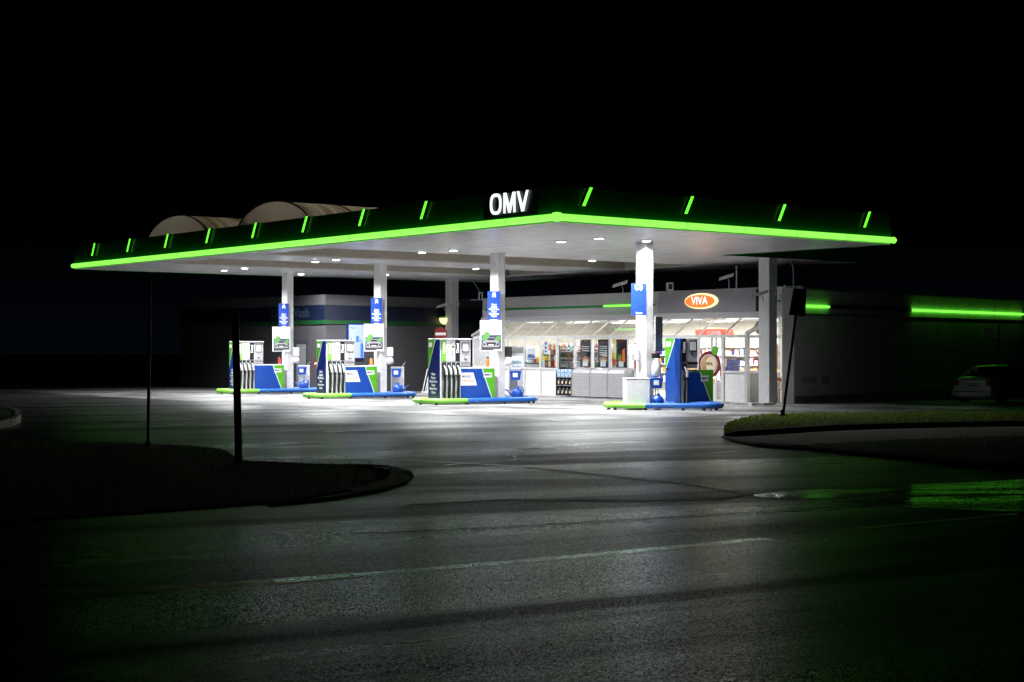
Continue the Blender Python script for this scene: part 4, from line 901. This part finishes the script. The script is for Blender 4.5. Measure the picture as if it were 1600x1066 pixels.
for px, pxe in ((846, 871), (872.5, 898), (899.5, 925), (927, 953), (954.5, 982)):
    bb = B0 + 1.15; c = (a_of(px, bb) + a_of(pxe, bb)) / 2; w_ = 1.08
    shelf_unit(c, bb, w_, 'white shelf unit behind the %s shop window, stocked with bottles' % {846: 'third', 872.5: 'fourth', 899.5: 'fifth', 927: 'sixth', 954.5: 'seventh'}[px])
    for zi, z in enumerate((.53, .98, 1.41, 1.83)):
        if zi == 0: continue
        kk = random.randrange(5)
        for q_ in range(12):
            if random.random() < .12: continue
            if random.random() < .35: kk = random.randrange(5)
            x, y = W(c - w_ / 2 + .08 + q_ * .083, bb + .08 + random.uniform(0, .06))
            o = bpy.data.objects.new('bottle', bm_[kk]); COL.objects.link(o); o.location = (x, y, gs + .01 + z); o.rotation_euler = (0, 0, random.uniform(0, 6)); o.scale = (1, 1, random.uniform(.85, 1.1)); tag(o, bl[kk], 'bottle', 'bottles on the shop shelves'); nb += 1
# drinks cooler behind first window
c = (a_of(799, B0 + .8) + a_of(819, B0 + .8)) / 2
t = thing('drinks_cooler', 'white lit drinks cooler behind the first full shop window', 'cooler', (*W(c, B0 + .75), gs + .01), RB)
mb = MB(); mb.box(.05, .6, -.42, .42, .1, 2.05); mb.build('cabinet', WHITE, t, bevel=.01); mb = MB(); mb.box(.03, .049, -.36, .36, 1.0, 1.6); mb.build('lit_back', FRIDGEL, t)
for z in (1.0, 1.22, 1.44): mb = MB(); mb.box(-.05, .029, -.38, .38, z, z + .02); mb.build('shelf', LGREY, t)
for z in (1.02, 1.24):
    for q_ in range(8):
        o = bpy.data.objects.new('bottle', bm_[2]); COL.objects.link(o); x, y = W(c - .32 + q_ * .09, B0 + .74); o.location = (x, y, gs + .03 + z); o.scale = (.8, .8, .55); tag(o, 'small clear bottle standing in the lit drinks cooler', 'bottle', 'bottles in the cooler')
# counter block with magazines behind second/third windows
c = (a_of(822, B0 + .6) + a_of(845, B0 + .6)) / 2
t = thing('display_counter', 'grey ribbed counter with green edge behind the second shop window', 'counter', (*W(c, B0 + .5), gs + .01), RB)
mb = MB(); mb.box(0, .5, -.5, .5, 0, 1.28); mb.build('counter_body', LGREY, t); mb = MB(); mb.box(-.03, .53, -.52, .52, 1.281, 1.33); mb.build('counter_edge', mat('dark_teal', (.01, .1, .08), .4), t)
for q_, (cl, nm) in enumerate(((YELLOW, 'yellow'), (RED, 'red'), (PALEB, 'pale blue'), (WHITE, 'white'))):
    o = MB().box(0, .12, -.09, .09, 0, random.uniform(.2, .34)).build('carton', cl); o.location = (*W(c - .3 + q_ * .2, B0 + .6), gs + 1.35 + .0); o.rotation_euler = (0, 0, RB); tag(o, nm + ' carton on the counter behind the second shop window', 'carton')
def magazine_rack(c, b, label):
    t = thing('magazine_rack', label, 'rack', (*W(c, b), gs + .01), RB)
    mb = MB(); mb.box(.2, .24, -.48, .48, 0, 2.1); mb.build('rack_back', DARKG, t); k = 0
    cols = [PAPER, RED, SKIN, CREAM, PALEB, DRED, YELLOW, ORANGE]
    for z in (.95, 1.2, 1.45, 1.7, 1.92):
        for q_ in range(5):
            mb = MB(); y = -.38 + q_ * .19; mb.box(.05, .055, y - .075, y + .075, z - .02, z + random.uniform(.15, .21)); mb.build('magazine', random.choice(cols), t)
magazine_rack((a_of(846, B0 + .4) + a_of(871, B0 + .4)) / 2, B0 + .35, 'rack of colourful magazines behind the third shop window')
# hanging red sign, partition, cafe things in the right bay
t = thing('hanging_sign', 'red lit sign with white wavy letters hanging above the shop counter', 'sign', (*W((a_of(1092, B0 + 1.4) + a_of(1140, B0 + 1.4)) / 2, B0 + 1.4), 2.26), RB)
mb = MB(); mb.box(0, .06, -1.0, 1.0, 0, .26); mb.build('panel', emis('lit_red', (1, .12, .08), .5), t); text('COFFEE', .2, PAPER, t, loc=(-.01, 0, .10), rot=(R(90), 0, R(-90)), bold=.006)
mb = MB(); mb.cyl((.03, -.8, .26), (.03, -.8, .65), .01, n=6); mb.cyl((.03, .8, .26), (.03, .8, .65), .01, n=6); mb.build('hanger', STEEL, t)
def coat_stand(px, b, label):
    t = thing('coat_stand', label, 'coat stand', (*W(a_of(px, b), b), gs + .02), RB)
    mb = MB(); mb.cyl((0, 0, 0), (0, 0, 2.0), .03, .02, n=8)
    for k in range(4):
        q_ = k * math.pi / 2 + .4; c_, s_ = math.cos(q_), math.sin(q_)
        mb.tube([(0, 0, .3), (c_ * .25, s_ * .25, .03)], .018, 6); mb.tube([(0, 0, 1.6), (c_ * .12, s_ * .12, 1.66), (c_ * .2, s_ * .2, 1.8), (c_ * .15, s_ * .15, 1.88)], .016, 6); mb.tube([(0, 0, 1.72), (c_ * .1, s_ * -.1, 1.82), (c_ * .14, -s_ * .14, 1.95)], .014, 6)
    mb.build('stand', WOOD, t); return t
coat_stand(1184.5, B0 + 1.2, 'brown wooden coat stand seen through the end pane of the veranda')
def chair(px, b, label, rz=0):
    t = thing('cafe_chair', label, 'chair', (*W(a_of(px, b), b), gs + .02), RB + rz, 'wooden cafe chairs inside the shop')
    mb = MB(); mb.box(-.2, .2, -.2, .2, .44, .47); mb.build('seat', WOOD, t)
    for sx in (-1, 1):
        for sy in (-1, 1): mb = MB(); mb.cyl((sx * .18, sy * .18, 0), (sx * .17, sy * .17, .44 if sx < 0 else .9), .018, n=8); mb.build('leg', WOOD, t)
    mb = MB(); mb.box(.17, .19, -.17, .17, .75, .88); [mb.box(.17, .185, y, y + .02, .47, .75) for y in (-.1, -.01, .08)]; mb.build('backrest', WOOD, t)
for px, b in ((1147, B0 + 1.3), (1156, B0 + 2.6), (1216, B0 + 1.2), (1200, B0 + 2.5)): chair(px, b, {1147: 'wooden chair behind the window right of the door', 1156: 'wooden chair further back, behind the window right of the door', 1216: 'wooden chair at the far right end pane', 1200: 'wooden chair hidden partly by the rear column'}[px], R(random.uniform(-60, 60)))
# tall wooden lattice/bar rack of warm wood
t = thing('bread_rack', 'tall warm wooden rack with shelves standing far inside the right bay', 'rack', (*W(10.3, B0 + 4.2), gs + .02), RB)
mb = MB()
for y in (-.9, -.3, .3, .9): mb.box(0, .05, y, y + .05, 0, 2.1)
for z in (.5, .95, 1.4, 1.85, 2.08): mb.box(-.25, .05, -.9, .95, z, z + .03)
mb.build('rack_frame', WOOD, t)
for k in range(14):
    o = MB().box(-.08, .08, -.07, .07, 0, random.uniform(.14, .3)).build('carton', random.choice([YELLOW, ORANGE, RED, PAPER, CREAM])); o.location = (*W(9.5 + (k % 7) * .25, B0 + 4.1), gs + .02 + (.53 if k < 7 else .98) + .001); o.rotation_euler = (0, 0, RB); tag(o, 'small carton on the tall wooden rack inside the right bay', 'carton', 'cartons on the wooden rack')
t = thing('blue_display', 'dark blue display box behind the window beside the sliding door', 'display', (*W(a_of(1141, B0 + .9), B0 + .9), gs + .02), RB)
mb = MB(); mb.box(0, .3, -.2, .2, 0, 1.55); mb.build('body', DBLUE, t); mb = MB(); mb.box(-.01, -.001, -.15, .15, .7, 1.0); mb.build('label_panel', PAPER, t)
t = thing('red_display', 'tall red display stand behind the glass right of the door', 'display', (*W(a_of(1129, B0 + .9), B0 + .9), gs + .02), RB)
mb = MB(); mb.box(0, .3, -.14, .14, 0, 1.25); mb.build('body', RED, t); mb = MB(); mb.box(-.01, -.001, -.1, .1, .6, .9); mb.build('label_panel', PAPER, t)
t = thing('yellow_display', 'low yellow and white display behind the glass sliding door', 'display', (*W(a_of(1104, B0 + 1.1), B0 + 1.1), gs + .02), RB)
mb = MB(); mb.box(0, .4, -.6, .6, .15, .75); mb.build('body', YELLOW, t); mb = MB(); mb.box(-.01, .41, -.61, .61, .751, .8); mb.build('top', PAPER, t)
t = thing('sales_counter', 'long white sales counter across the shop interior', 'counter', (*W(13.5, B0 + 5), gs + .02), RB)
mb = MB(); mb.box(0, .7, -3, 3, 0, 1.05); mb.build('counter_body', WHITE, t); mb = MB(); mb.box(-.04, .74, -3.05, 3.05, 1.051, 1.1); mb.build('counter_top', mat('counter_wood', (.45, .25, .12), .4), t)
t = thing('wall_shelving', 'wall of colourful goods along the back of the shop', 'shelf', (*W(16, BBK - .5), gs + .02), RB)
for z in (.4, .8, 1.2, 1.6, 2.0): mb = MB(); mb.box(0, .4, -7.8, 7.8, z, z + .03); mb.build('shelf', WHITE, t)
mb = MB(); ms = [DRED, CREAM, PAPER, PALEB, SKIN, PAPER, CREAM, DBLUE]
for z in (.431, .831, 1.231, 1.631):
    y = -7.7
    while y < 7.6: w2 = random.uniform(.05, .2); mb.m = random.randrange(8); mb.box(.08, .35, y, y + w2 - .01, z, z + random.uniform(.15, .3)); y += w2
o = mb.build('goods', ms, t); o['kind'] = 'stuff'
# shop ceiling lights
k = 0
for b in (B0 + 1.45, B0 + 3.8, B0 + 6.6):
    for a in (9.9, 12.9, 15.9, 18.9, 21.9):
        x, y = W(a, b); t = thing('ceiling_panel_light', 'square white light panel in the shop ceiling', 'ceiling light', (x, y, 2.90), RB, 'light panels in the shop ceiling')
        mb = MB(); mb.box(-.33, .33, -.63, .63, .02, .045); mb.build('frame', WHITE, t); mb = MB(); mb.box(-.3, .3, -.6, .6, .01, .019); mb.build('diffuser', PANEL, t)
        L_ = bpy.data.lights.new('lamp', 'AREA'); L_.shape = 'RECTANGLE'; L_.size = .6; L_.size_y = 1.2; L_.energy = 150; L_.color = (1, .98, .95)
        lo = bpy.data.objects.new('lamp', L_); COL.objects.link(lo); lo.parent = t; lo.location = (0, 0, 0)
# roller shutter cabinets in front of the windows
cl = [a_of(p, B0 - .62) for p in (868.5, 893, 920.5, 948, 974)]
def cab(a0, a1, label, opened=False):
    c = (a0 + a1) / 2; w_ = abs(a1 - a0) / 2 - .006; z0 = gab(c, B0 - .3)
    t = thing('storage_cabinet', label, 'cabinet', (*W(c, B0 - .62), z0), RB, 'grey outdoor sales cabinets')
    prof = [(0, .05), (0, .92)] + [(.30 - .30 * math.cos(R(q_)), .92 + .30 * math.sin(R(q_))) for q_ in range(15, 91, 15)] + [(.54, 1.22), (.54, .05)]
    for s_ in (-1, 1): mb = MB(); mb.prism(prof, s_ * w_ - .012, s_ * w_ + .012, 'y'); mb.build('side_panel', GREY if not opened else DARKG, t)
    if not opened:
        mb = MB(); pr = prof[:-2]; pts = []
        for i_ in range(len(pr) - 1):
            p, q_ = Vector(pr[i_]), Vector(pr[i_ + 1]); n = max(1, int((q_ - p).length / .045))
            for k in range(n): pts.append(p.lerp(q_, k / n))
        pts.append(Vector(pr[-1])); vs = []; fs = []
        for i_, p in enumerate(pts):
            off = .006 if i_ % 2 else -.001
            vs += [(p.x + off + .012, -w_ + .013, p.y - off * .3 - .012 * (p.y > 1)), (p.x + off + .012, w_ - .013, p.y - off * .3 - .012 * (p.y > 1))]
        fs = [(2 * i_, 2 * i_ + 1, 2 * i_ + 3, 2 * i_ + 2) for i_ in range(len(pts) - 1)]
        mb.add(vs, fs); mb.box(.02, .54, -w_ + .013, w_ - .013, .05, .09); mb.build('roller_shutter', SHUT, t)
    else:
        mb = MB(); mb.box(.5, .53, -w_ + .013, w_ - .013, .05, 1.2); mb.box(.02, .5, -w_ + .013, w_ - .013, .05, .09); mb.build('back_panel', DARKG, t)
        for z in (.46, .80): mb = MB(); mb.box(.03, .499, -w_ + .013, w_ - .013, z, z + .025); mb.build('shelf', GREY, t)
        for z, ms in ((.091, 'g'), (.486, 'g'), (.826, 'w')):
            for q_ in range(4):
                y = -w_ + .13 + q_ * (2 * w_ - .26) / 3
                if ms == 'w':
                    wt = thing('water_pack', 'pale blue water pack on the top shelf of the open cabinet', 'water pack', (*W(c + y, B0 - .5), z0 + z), RB, 'water packs in the open cabinet')
                    mb = MB(); mb.box(-.09, .09, -.10, .10, 0, .30); mb.build('pack', PALEB, wt, bevel=.02); mb = MB(); mb.box(-.095, -.091, -.05, .0, .14, .20); mb.build('label_patch', SIGNB, wt)
                else:
                    ct = thing('canister', 'dark round canister with pale label on the %s shelf of the open cabinet' % ('bottom' if z < .3 else 'middle'), 'canister', (*W(c + y, B0 - .5), z0 + z), RB, 'canisters in the open cabinet')
                    mb = MB(); mb.lathe([(.05, 0), (.09, .01), (.09, .2), (.04, .28), (.035, .3)], n=12); mb.build('body', DARKG, ct); mb = MB(); mb.prism(disc(0, .11, .05, .06, 12), -.096, -.091, 'x'); mb.build('label_patch', CREAM, ct)
    return t
cab(cl[0], cl[1], 'open outdoor cabinet with water packs, left of the closed shutters', True)
cab(cl[1], cl[2], 'closed grey roller shutter cabinet beside the open one'); cab(cl[2], cl[3], 'middle closed grey roller shutter cabinet under the shop windows'); cab(cl[3], cl[4], 'closed grey roller shutter cabinet nearest the truck column')
p = G(1123, 627); t = thing('litter_bin', 'pale grey litter bin standing right of the shop sliding door', 'bin', (p.x - .05, p.y - .4, p.z), 0)
mb = MB(); mb.lathe([(.13, 0), (.20, .01), (.21, .05), (.21, .70), (.19, .74), (.12, .76)], n=20); mb.build('bin_body', LGREY, t); mb = MB(); mb.lathe([(.1, .761), (.17, .78), (.14, .81), (.05, .82)], n=20); mb.build('lid', WHITE, t)
for i_, (x0_, x1_) in enumerate(((1160, 1166.5), (1168.5, 1176.5), (1178.5, 1200))):
    A_ = G(x0_, 634); B_ = G(x1_, 633); mb = MB(); c_ = (A_ + B_) / 2; L_ = (B_ - A_).length / 2
    o = mb.box(-L_, L_, -.08, .08, 0, .09).build('kerb_block', WHITE, bevel=.01); o.location = c_; o.rotation_euler = (0, 0, RB if i_ == 2 else 0); tag(o, ['small white kerb block at the left below the veranda corner post', 'small white kerb block right of the veranda corner post', 'longer white kerb block in front of the rear column'][i_], 'kerb block')
# ------------------------------------------------------------ cameras, conduits and roof boxes
def cctv(p, rz, label, s=1, post=.25, tilt=-12):
    t = thing('security_camera', label, 'security camera', p, rz, 'security cameras')
    ti = R(tilt); c_, s_ = math.cos(ti) * s, math.sin(ti) * s
    mb = MB(); mb.prism([(-.22 * s, -.02 * s), (.20 * s, .10 * s), (.22 * s, .20 * s), (-.20 * s, .07 * s)], -.06 * s, .06 * s); mb.build('housing', LGREY, t, bevel=.01)
    mb = MB(); mb.prism([(-.235 * s, -.01 * s), (-.221 * s, -.01 * s), (-.21 * s, .06 * s), (-.225 * s, .06 * s)], -.05 * s, .05 * s); mb.build('lens', BLACK, t)
    mb = MB(); mb.tube([(.05 * s, 0, .04), (.08 * s, .02, -.08), (.08 * s, .05, -post)], .018, 6); mb.build('bracket', GREY, t); return t
cctv(at(969, 448.5, 59.5), R(-8), 'security camera on the shop roof left of the logo panel', 1.35, .35)
cctv(at(1135, 437.5, 56), R(-5), 'security camera on the shop roof above the logo', 1.25, .4)
cctv(at(1188, 463.5, 53.6), R(-5), 'security camera on the left of the rear column beside the shop corner', 1.25, .2)
cctv(at(1214, 463, 54.4), R(140), 'security camera on the right of the rear column beside the shop corner', .7, .15)
cctv(at(691, 481, 72.5), R(-5), 'security camera on the left of the far column near the red sign', 1.25, .15)
cctv(at(711, 480, 72.2), R(5), 'security camera on the right face of the far column', 1.0, .15)
p = at(1046.5, 454, 59); t = thing('flood_lamp', 'small pale box lamp standing on the shop roof left of the logo', 'lamp', p, R(10))
mb = MB(); mb.box(-.12, .12, -.1, .1, 0, .30); mb.build('housing', LGREY, t, bevel=.01); mb = MB(); mb.box(-.08, .08, -.105, -.101, .04, .26); mb.build('glass', BLACK, t); mb = MB(); mb.box(-.03, .03, -.03, .03, -.2, 0); mb.build('bracket', GREY, t)
p = at(751, 468, 71); t = thing('roof_box', 'pale metal junction box on the left end of the shop roof', 'box', p, R(0))
mb = MB(); mb.box(-.10, -.04, -.1, .1, 0, .34); mb.box(.04, .10, -.1, .1, 0, .34); mb.box(-.039, .039, -.1, .1, .28, .34); mb.build('housing', LGREY, t)
mb = MB(); mb.box(-.45, .12, -.1, .1, -.04, -.005); mb.build('base', GREY, t); mb = MB(); mb.cyl((-.02, 0, .34), (-.40, 0, .92), .012, n=6); mb.build('conduit', LGREY, t)
t = thing('roof_mast', 'thin dark mast on the shop roof right of the logo', 'mast', at(1151, 452, 57), 0); mb = MB(); mb.cyl((0, 0, 0), (0, 0, .85), .03, n=8); mb.build('pole', GREY, t)
P0 = at(1239, 450, 55); t = thing('curved_conduit', 'thin pale curved conduit rising from the shop corner to the canopy', 'conduit', P0, 0)
mb = MB(); mb.tube([(0, 0, 0), (.02, 0, .4), (0, 0, .75), (-.06, 0, .95)], .018, 8); mb.build('pipe', LGREY, t)
P0 = at(1226, 520, 54.3); t = thing('corner_pipe', 'thin vertical pale pipe in front of the shop corner', 'pipe', P0, 0); mb = MB(); mb.cyl((0, 0, 0), (0, 0, 1.7), .022, n=8); mb.build('pipe', LGREY, t)
t = thing('roof_post', 'tiny dark post on the side wall roof', 'post', at(1341, 454, 60), 0); mb = MB(); mb.cyl((0, 0, 0), (0, 0, .28), .05, n=8); mb.build('post', DARKG, t)
# ------------------------------------------------------------ car wash building
wc = Vector((-8.35, 68.0)); gw = gz(wc.x, wc.y); wt_ = thing('car_wash_building', 'dim grey car wash building with blue and green bands behind the pumps', 'building', (wc.x, wc.y, 0), 0)
dl = Vector((-.626, .78)); drr = Vector((math.sin(R(41)), math.cos(R(41))))
def seg(d_, s0, s1, o0, o1, z0_, z1_, mb, out):
    c = [d_ * s0 + out * o0, d_ * s1 + out * o0, d_ * s1 + out * o1, d_ * s0 + out * o1]; mb.prism([(q_.x, q_.y) for q_ in c], z0_, z1_, 'z'); return mb
oL = Vector((-.78, -.626)); oR = Vector((drr.y, -drr.x))
WT = 4.18
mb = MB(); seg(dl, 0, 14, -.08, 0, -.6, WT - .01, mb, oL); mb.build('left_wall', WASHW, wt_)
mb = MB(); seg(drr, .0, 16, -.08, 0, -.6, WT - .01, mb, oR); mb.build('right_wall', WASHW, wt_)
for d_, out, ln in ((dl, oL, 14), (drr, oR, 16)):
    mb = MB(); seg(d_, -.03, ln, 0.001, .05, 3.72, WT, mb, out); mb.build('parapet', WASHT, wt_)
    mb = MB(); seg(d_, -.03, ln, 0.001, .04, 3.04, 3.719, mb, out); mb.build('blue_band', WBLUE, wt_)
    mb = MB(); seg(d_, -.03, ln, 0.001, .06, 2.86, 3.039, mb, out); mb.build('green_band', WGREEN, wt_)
text('OMV Wash', .62, mat('dim_letter', (.03, .05, .08), .5), wt_, loc=(dl.x * 3.0 + oL.x * .05, dl.y * 3.0 + oL.y * .05, 3.38), rot=(R(90), 0, math.atan2(-dl.y, -dl.x)), bold=.01, sx=1.15)
mb = MB(); seg(dl, 1.4, 3.6, .001, .06, gw, 2.15, mb, oL); dd = mb.build('entrance_surround', DARKG, wt_)
mb = MB(); seg(dl, 1.55, 2.35, .061, .075, gw + .9, 1.95, mb, oL); seg(dl, 2.6, 3.4, .061, .075, gw + .9, 1.95, mb, oL); seg(dl, 1.55, 2.35, .061, .075, gw + .1, .75, mb, oL); seg(dl, 2.6, 3.4, .061, .075, gw + .1, .75, mb, oL); mb.build('door_panel', mat('door_grey', (.22, .23, .25), .4), dd)
def onR(px, off=.0):                                   # station on the right wall for a pixel column
    k = (px - 800) / F; return (k * wc.y - wc.x) / (drr.x - k * drr.y)
s0_, s1_ = onR(541), onR(567); c_ = wc + drr * ((s0_ + s1_) / 2) + oR * .05; hw_ = (s1_ - s0_) / 2; ro = math.atan2(drr.y, drr.x)
t = thing('lit_poster_board', 'backlit pale blue poster board on the car wash wall above the second pump', 'poster', (c_.x, c_.y, 1.28), ro)
mb = MB(); mb.box(-hw_, hw_, -.06, .05, 0, 1.62); mb.build('frame', DBLUE, t, bevel=.01)
mb = MB(); mb.m = 0; mb.box(-hw_ + .06, hw_ - .04, -.066, -.061, .06, 1.56); mb.m = 1; mb.box(-.02, .16, -.069, -.0662, .78, 1.05); mb.box(-.35, -.27, -.069, -.0662, .85, .95); mb.box(.18, .34, -.069, -.0662, .80, .84); mb.box(hw_ - .26, hw_ - .08, -.069, -.0662, .08, .72); mb.build('lit_sheet', [SCREEN, SCREENB], t)
text('Wash', .14, SCREENB, t, loc=(-.25, -.067, 1.42)); 
c_ = wc + drr * onR(690) + oR * .06; t = thing('wall_lamp', 'glowing yellow dome wall lamp above the red no entry sign', 'wall lamp', (c_.x, c_.y, 3.0), ro)
mb = MB(); mb.box(-.28, .28, -.22, 0, .24, .30); mb.build('hood', GREEN, t); mb = MB(); mb.lathe([(.05, -.08), (.16, -.03), (.24, .08), (.26, .22)], (0, -.14, 0), 18); mb.build('dome', WLAMP, t)
L_ = bpy.data.lights.new('lamp', 'POINT'); L_.energy = 14; L_.color = (1, .85, .5); L_.shadow_soft_size = .2; lo = bpy.data.objects.new('lamp', L_); COL.objects.link(lo); lo.parent = t; lo.location = (0, -.5, .0)
def noentry(p, rz, label, r_=.28, post=2.0):
    t = thing('no_entry_sign', label, 'road sign', p, rz)
    mb = MB(); mb.prism(disc(0, 0, r_, r_, 28), -.01, .01); mb.build('disc', mat('sign_red', (.22, .01, .012), .5), t); mb = MB(); mb.box(-r_ * .8, r_ * .8, -.014, -.0105, -r_ * .2, r_ * .2); mb.build('white_bar', PAPER, t); mb = MB(); mb.cyl((0, .03, -post), (0, .03, r_), .03, n=8); mb.build('post', GREY, t)
noentry(at(688.5, 522, 66), R(0), 'red no entry sign behind the third pump, half hidden by its top', .29, 2.4)
noentry(at(497.5, 568, 64), R(0), 'small dim red no entry sign just left of the second pump', .2, .9)
# bicycle rack
p = G(660, 614); t = thing('bicycle_rack', 'white slanted tube bicycle rack left of the third pump', 'bicycle rack', p, 0)
for k in range(3):
    mb = MB(); x = k * .12; mb.tube([(x, 0, .02), (x + .22, .1, 1.05), (x + .30, .1, 1.12), (x + .36, .1, 1.02), (x + .2, 0, .02)], .02, 8); mb.build('hoop', WHITE, t)
mb = MB(); mb.cyl((-.05, 0, .02), (.5, 0, .02), .025, n=8); mb.build('base_bar', WHITE, t)
# ------------------------------------------------------------ foreground posts and sign
p = G(231, 703); t = thing('thin_post', 'thin dark post at the left standing on the grass island', 'post', p, 0)
mb = MB(); mb.cyl((0, 0, -.1), (.04, 0, 3.15), .030, n=10); mb.build('pole', mat('post_grey', (.10, .10, .10), .5), t); mb = MB(); mb.lathe([(.06, 0), (.06, .03), (.035, .06)], n=10, c=(0, 0, .09)); mb.build('base_collar', BLACK, t)
p = G(373, 727); t = thing('marker_post', 'thick dark post in front of the leftmost pump, leaning slightly left', 'post', p, 0)
mb = MB(); mb.prism([(-.055, -.05), (.055, -.05), (-.005, 2.42), (-.11, 2.42)], -.02, .02); mb.build('board', mat('post_dark', (.015, .012, .012), .6), t)
mb = MB(); mb.prism([(.056, -.05), (.062, -.05), (.002, 2.41), (-.004, 2.41)], -.018, .018); mb.build('edge', mat('post_red', (.06, .012, .01), .6), t)
p = G(1222, 661); t = thing('road_sign', 'leaning sign post with dark rectangular plate seen from the back on the right island', 'road sign', (p.x, p.y, p.z + .15), 0)
h_ = 2.55; mb = MB(); mb.cyl((0, 0, -.15), (.34, 0, h_), .036, n=10); mb.build('pole', mat('post_grey2', (.05, .05, .05), .5), t)
mb = MB(); mb.prism([(.16, h_ - .03), (.56, h_ - .07), (.60, h_ + .60), (.27, h_ + .63)], -.05, -.036); mb.build('plate', mat('plate_dark', (.02, .02, .02), .6), t, bevel=.004)
mb = MB(); mb.lathe([(.09, 0), (.09, .03), (.06, .05), (.055, .14), (.03, .16)], n=12, c=(0, 0, .02)); mb.build('base_collar', BLACK, t)
# ------------------------------------------------------------ signboard far right and parked car
p = at(1543, 540, 62); t = thing('small_signboard', 'small pale board on a thin post above the parked car', 'sign', (p.x, p.y, gz(p.x, p.y)), 0)
zb_ = 1.9 + 13 * 62 / F; mb = MB(); mb.box(-.20, .18, -.02, .02, zb_ - gz(p.x, p.y), zb_ + .36 - gz(p.x, p.y)); mb.build('board', CREAM, t)
mb = MB(); mb.cyl((.45, 0, 0), (.45, 0, 3.1), .05, n=8); mb.cyl((.18, .0, 2.5), (.45, 0, 2.5), .02, n=6); mb.build('post', DARKG, t)
def car(p, rz):
    t = thing('parked_car', 'silver saloon car parked beside the dark side wall, rear towards the road', 'car', p, rz)
    SIL = mat('car_silver', (.50, .51, .52), .3, metal=.5, coat=.6); GL = mat('car_glass', (.01, .012, .014), .06)
    # stations along y (rear = 0 .. front 4.3): (y, deck z, belt z, half width, is cabin)
    st = [(0.0, .80, .62, .74, 0), (.05, .93, .66, .80, 0), (.15, .97, .86, .83, 0), (.55, 1.0, .90, .85, 0), (1.15, 1.36, .92, .86, 1), (1.6, 1.42, .92, .86, 1), (2.2, 1.42, .91, .86, 1), (2.7, 1.32, .90, .86, 1), (3.3, .98, .88, .85, 0), (4.0, .85, .76, .81, 0), (4.25, .70, .55, .72, 0), (4.32, .55, .45, .66, 0)]
    vs = []
    for y, dz, bz, hw, cab_ in st:
        tw = hw - (.22 if cab_ else .10)
        half = [(hw * .86, .22), (hw, .36), (hw + .01, .55), (hw - .02, bz), (tw, dz - .04), (tw - .12, dz), (0, dz + .015)]
        vs += [(x, y, z) for x, z in half] + [(-x, y, z) for x, z in half[-2::-1]]
    n = 13; mb = MB()
    for i_ in range(len(st) - 1):
        cab_ = st[i_][4] or st[i_ + 1][4]
        for k_ in range(n - 1):
            side = k_ in (3, 8) ; top = k_ in (4, 5, 6, 7)
            glass = (side and cab_) or (top and ((not st[i_][4] and st[i_ + 1][4]) or (st[i_][4] and not st[i_ + 1][4])))
            mb.m = 1 if glass else 0
            a = i_ * n + k_; mb.add([vs[a], vs[a + 1], vs[a + n + 1], vs[a + n]], [(0, 1, 2, 3)], True)
    mb.m = 0; mb.add(vs[:n], [list(range(n))]); mb.add(vs[-n:], [list(range(n - 1, -1, -1))]); mb.add([vs[0], vs[n - 1], vs[-1], vs[-n]], [(0, 1, 2, 3)])
    o = mb.build('body', [SIL, GL], t)
    bm = bmesh.new(); bm.from_mesh(o.data); bmesh.ops.remove_doubles(bm, verts=bm.verts, dist=.001); bmesh.ops.recalc_face_normals(bm, faces=bm.faces); bm.to_mesh(o.data); bm.free()
    mb = MB(); mb.tube([(-.72, .55, 1.0), (-.66, .85, 1.2), (-.63, 1.15, 1.36), (-.63, 1.7, 1.42), (-.63, 2.6, 1.36)], .02, 6); mb.tube([(.72, .55, 1.0), (.66, .85, 1.2), (.63, 1.15, 1.36), (.63, 1.7, 1.42), (.63, 2.6, 1.36)], .02, 6); mb.build('roof_rail', SIL, t)
    mb = MB(); mb.box(-.84, .84, -.10, .12, .26, .52); mb.build('bumper', SIL, t, bevel=.05); mb = MB(); mb.box(-.80, .80, -.108, -.101, .43, .46); mb.build('bumper_strip', BLACK, t)
    for s_ in (-1, 1): mb = MB(); mb.prism([(s_ * .80, .66), (s_ * .56, .66), (s_ * .60, .86), (s_ * .80, .88)], -.02, .06); mb.build('tail_light', mat('tail_red', (.18, .01, .01), .15), t)
    mb = MB(); mb.box(-.26, .26, -.02, .0, .64, .76); mb.build('number_plate', mat('plate_white', (.25, .26, .27), .5), t)
    for y in (.75, 3.45):
        for s_ in (-1, 1):
            mb = MB(); mb.cyl((s_ * .66, y, .31), (s_ * .87, y, .31), .31, n=22); w2 = mb.build('wheel', RUBBER, t); mb = MB(); mb.cyl((s_ * .871, y, .31), (s_ * .878, y, .31), .2, n=16); mb.build('rim', STEEL, w2)
    return t
cp = at(1519, 622, 57.5); car((cp.x, cp.y, gz(cp.x, cp.y)), R(-47))
print('bottles', nb)
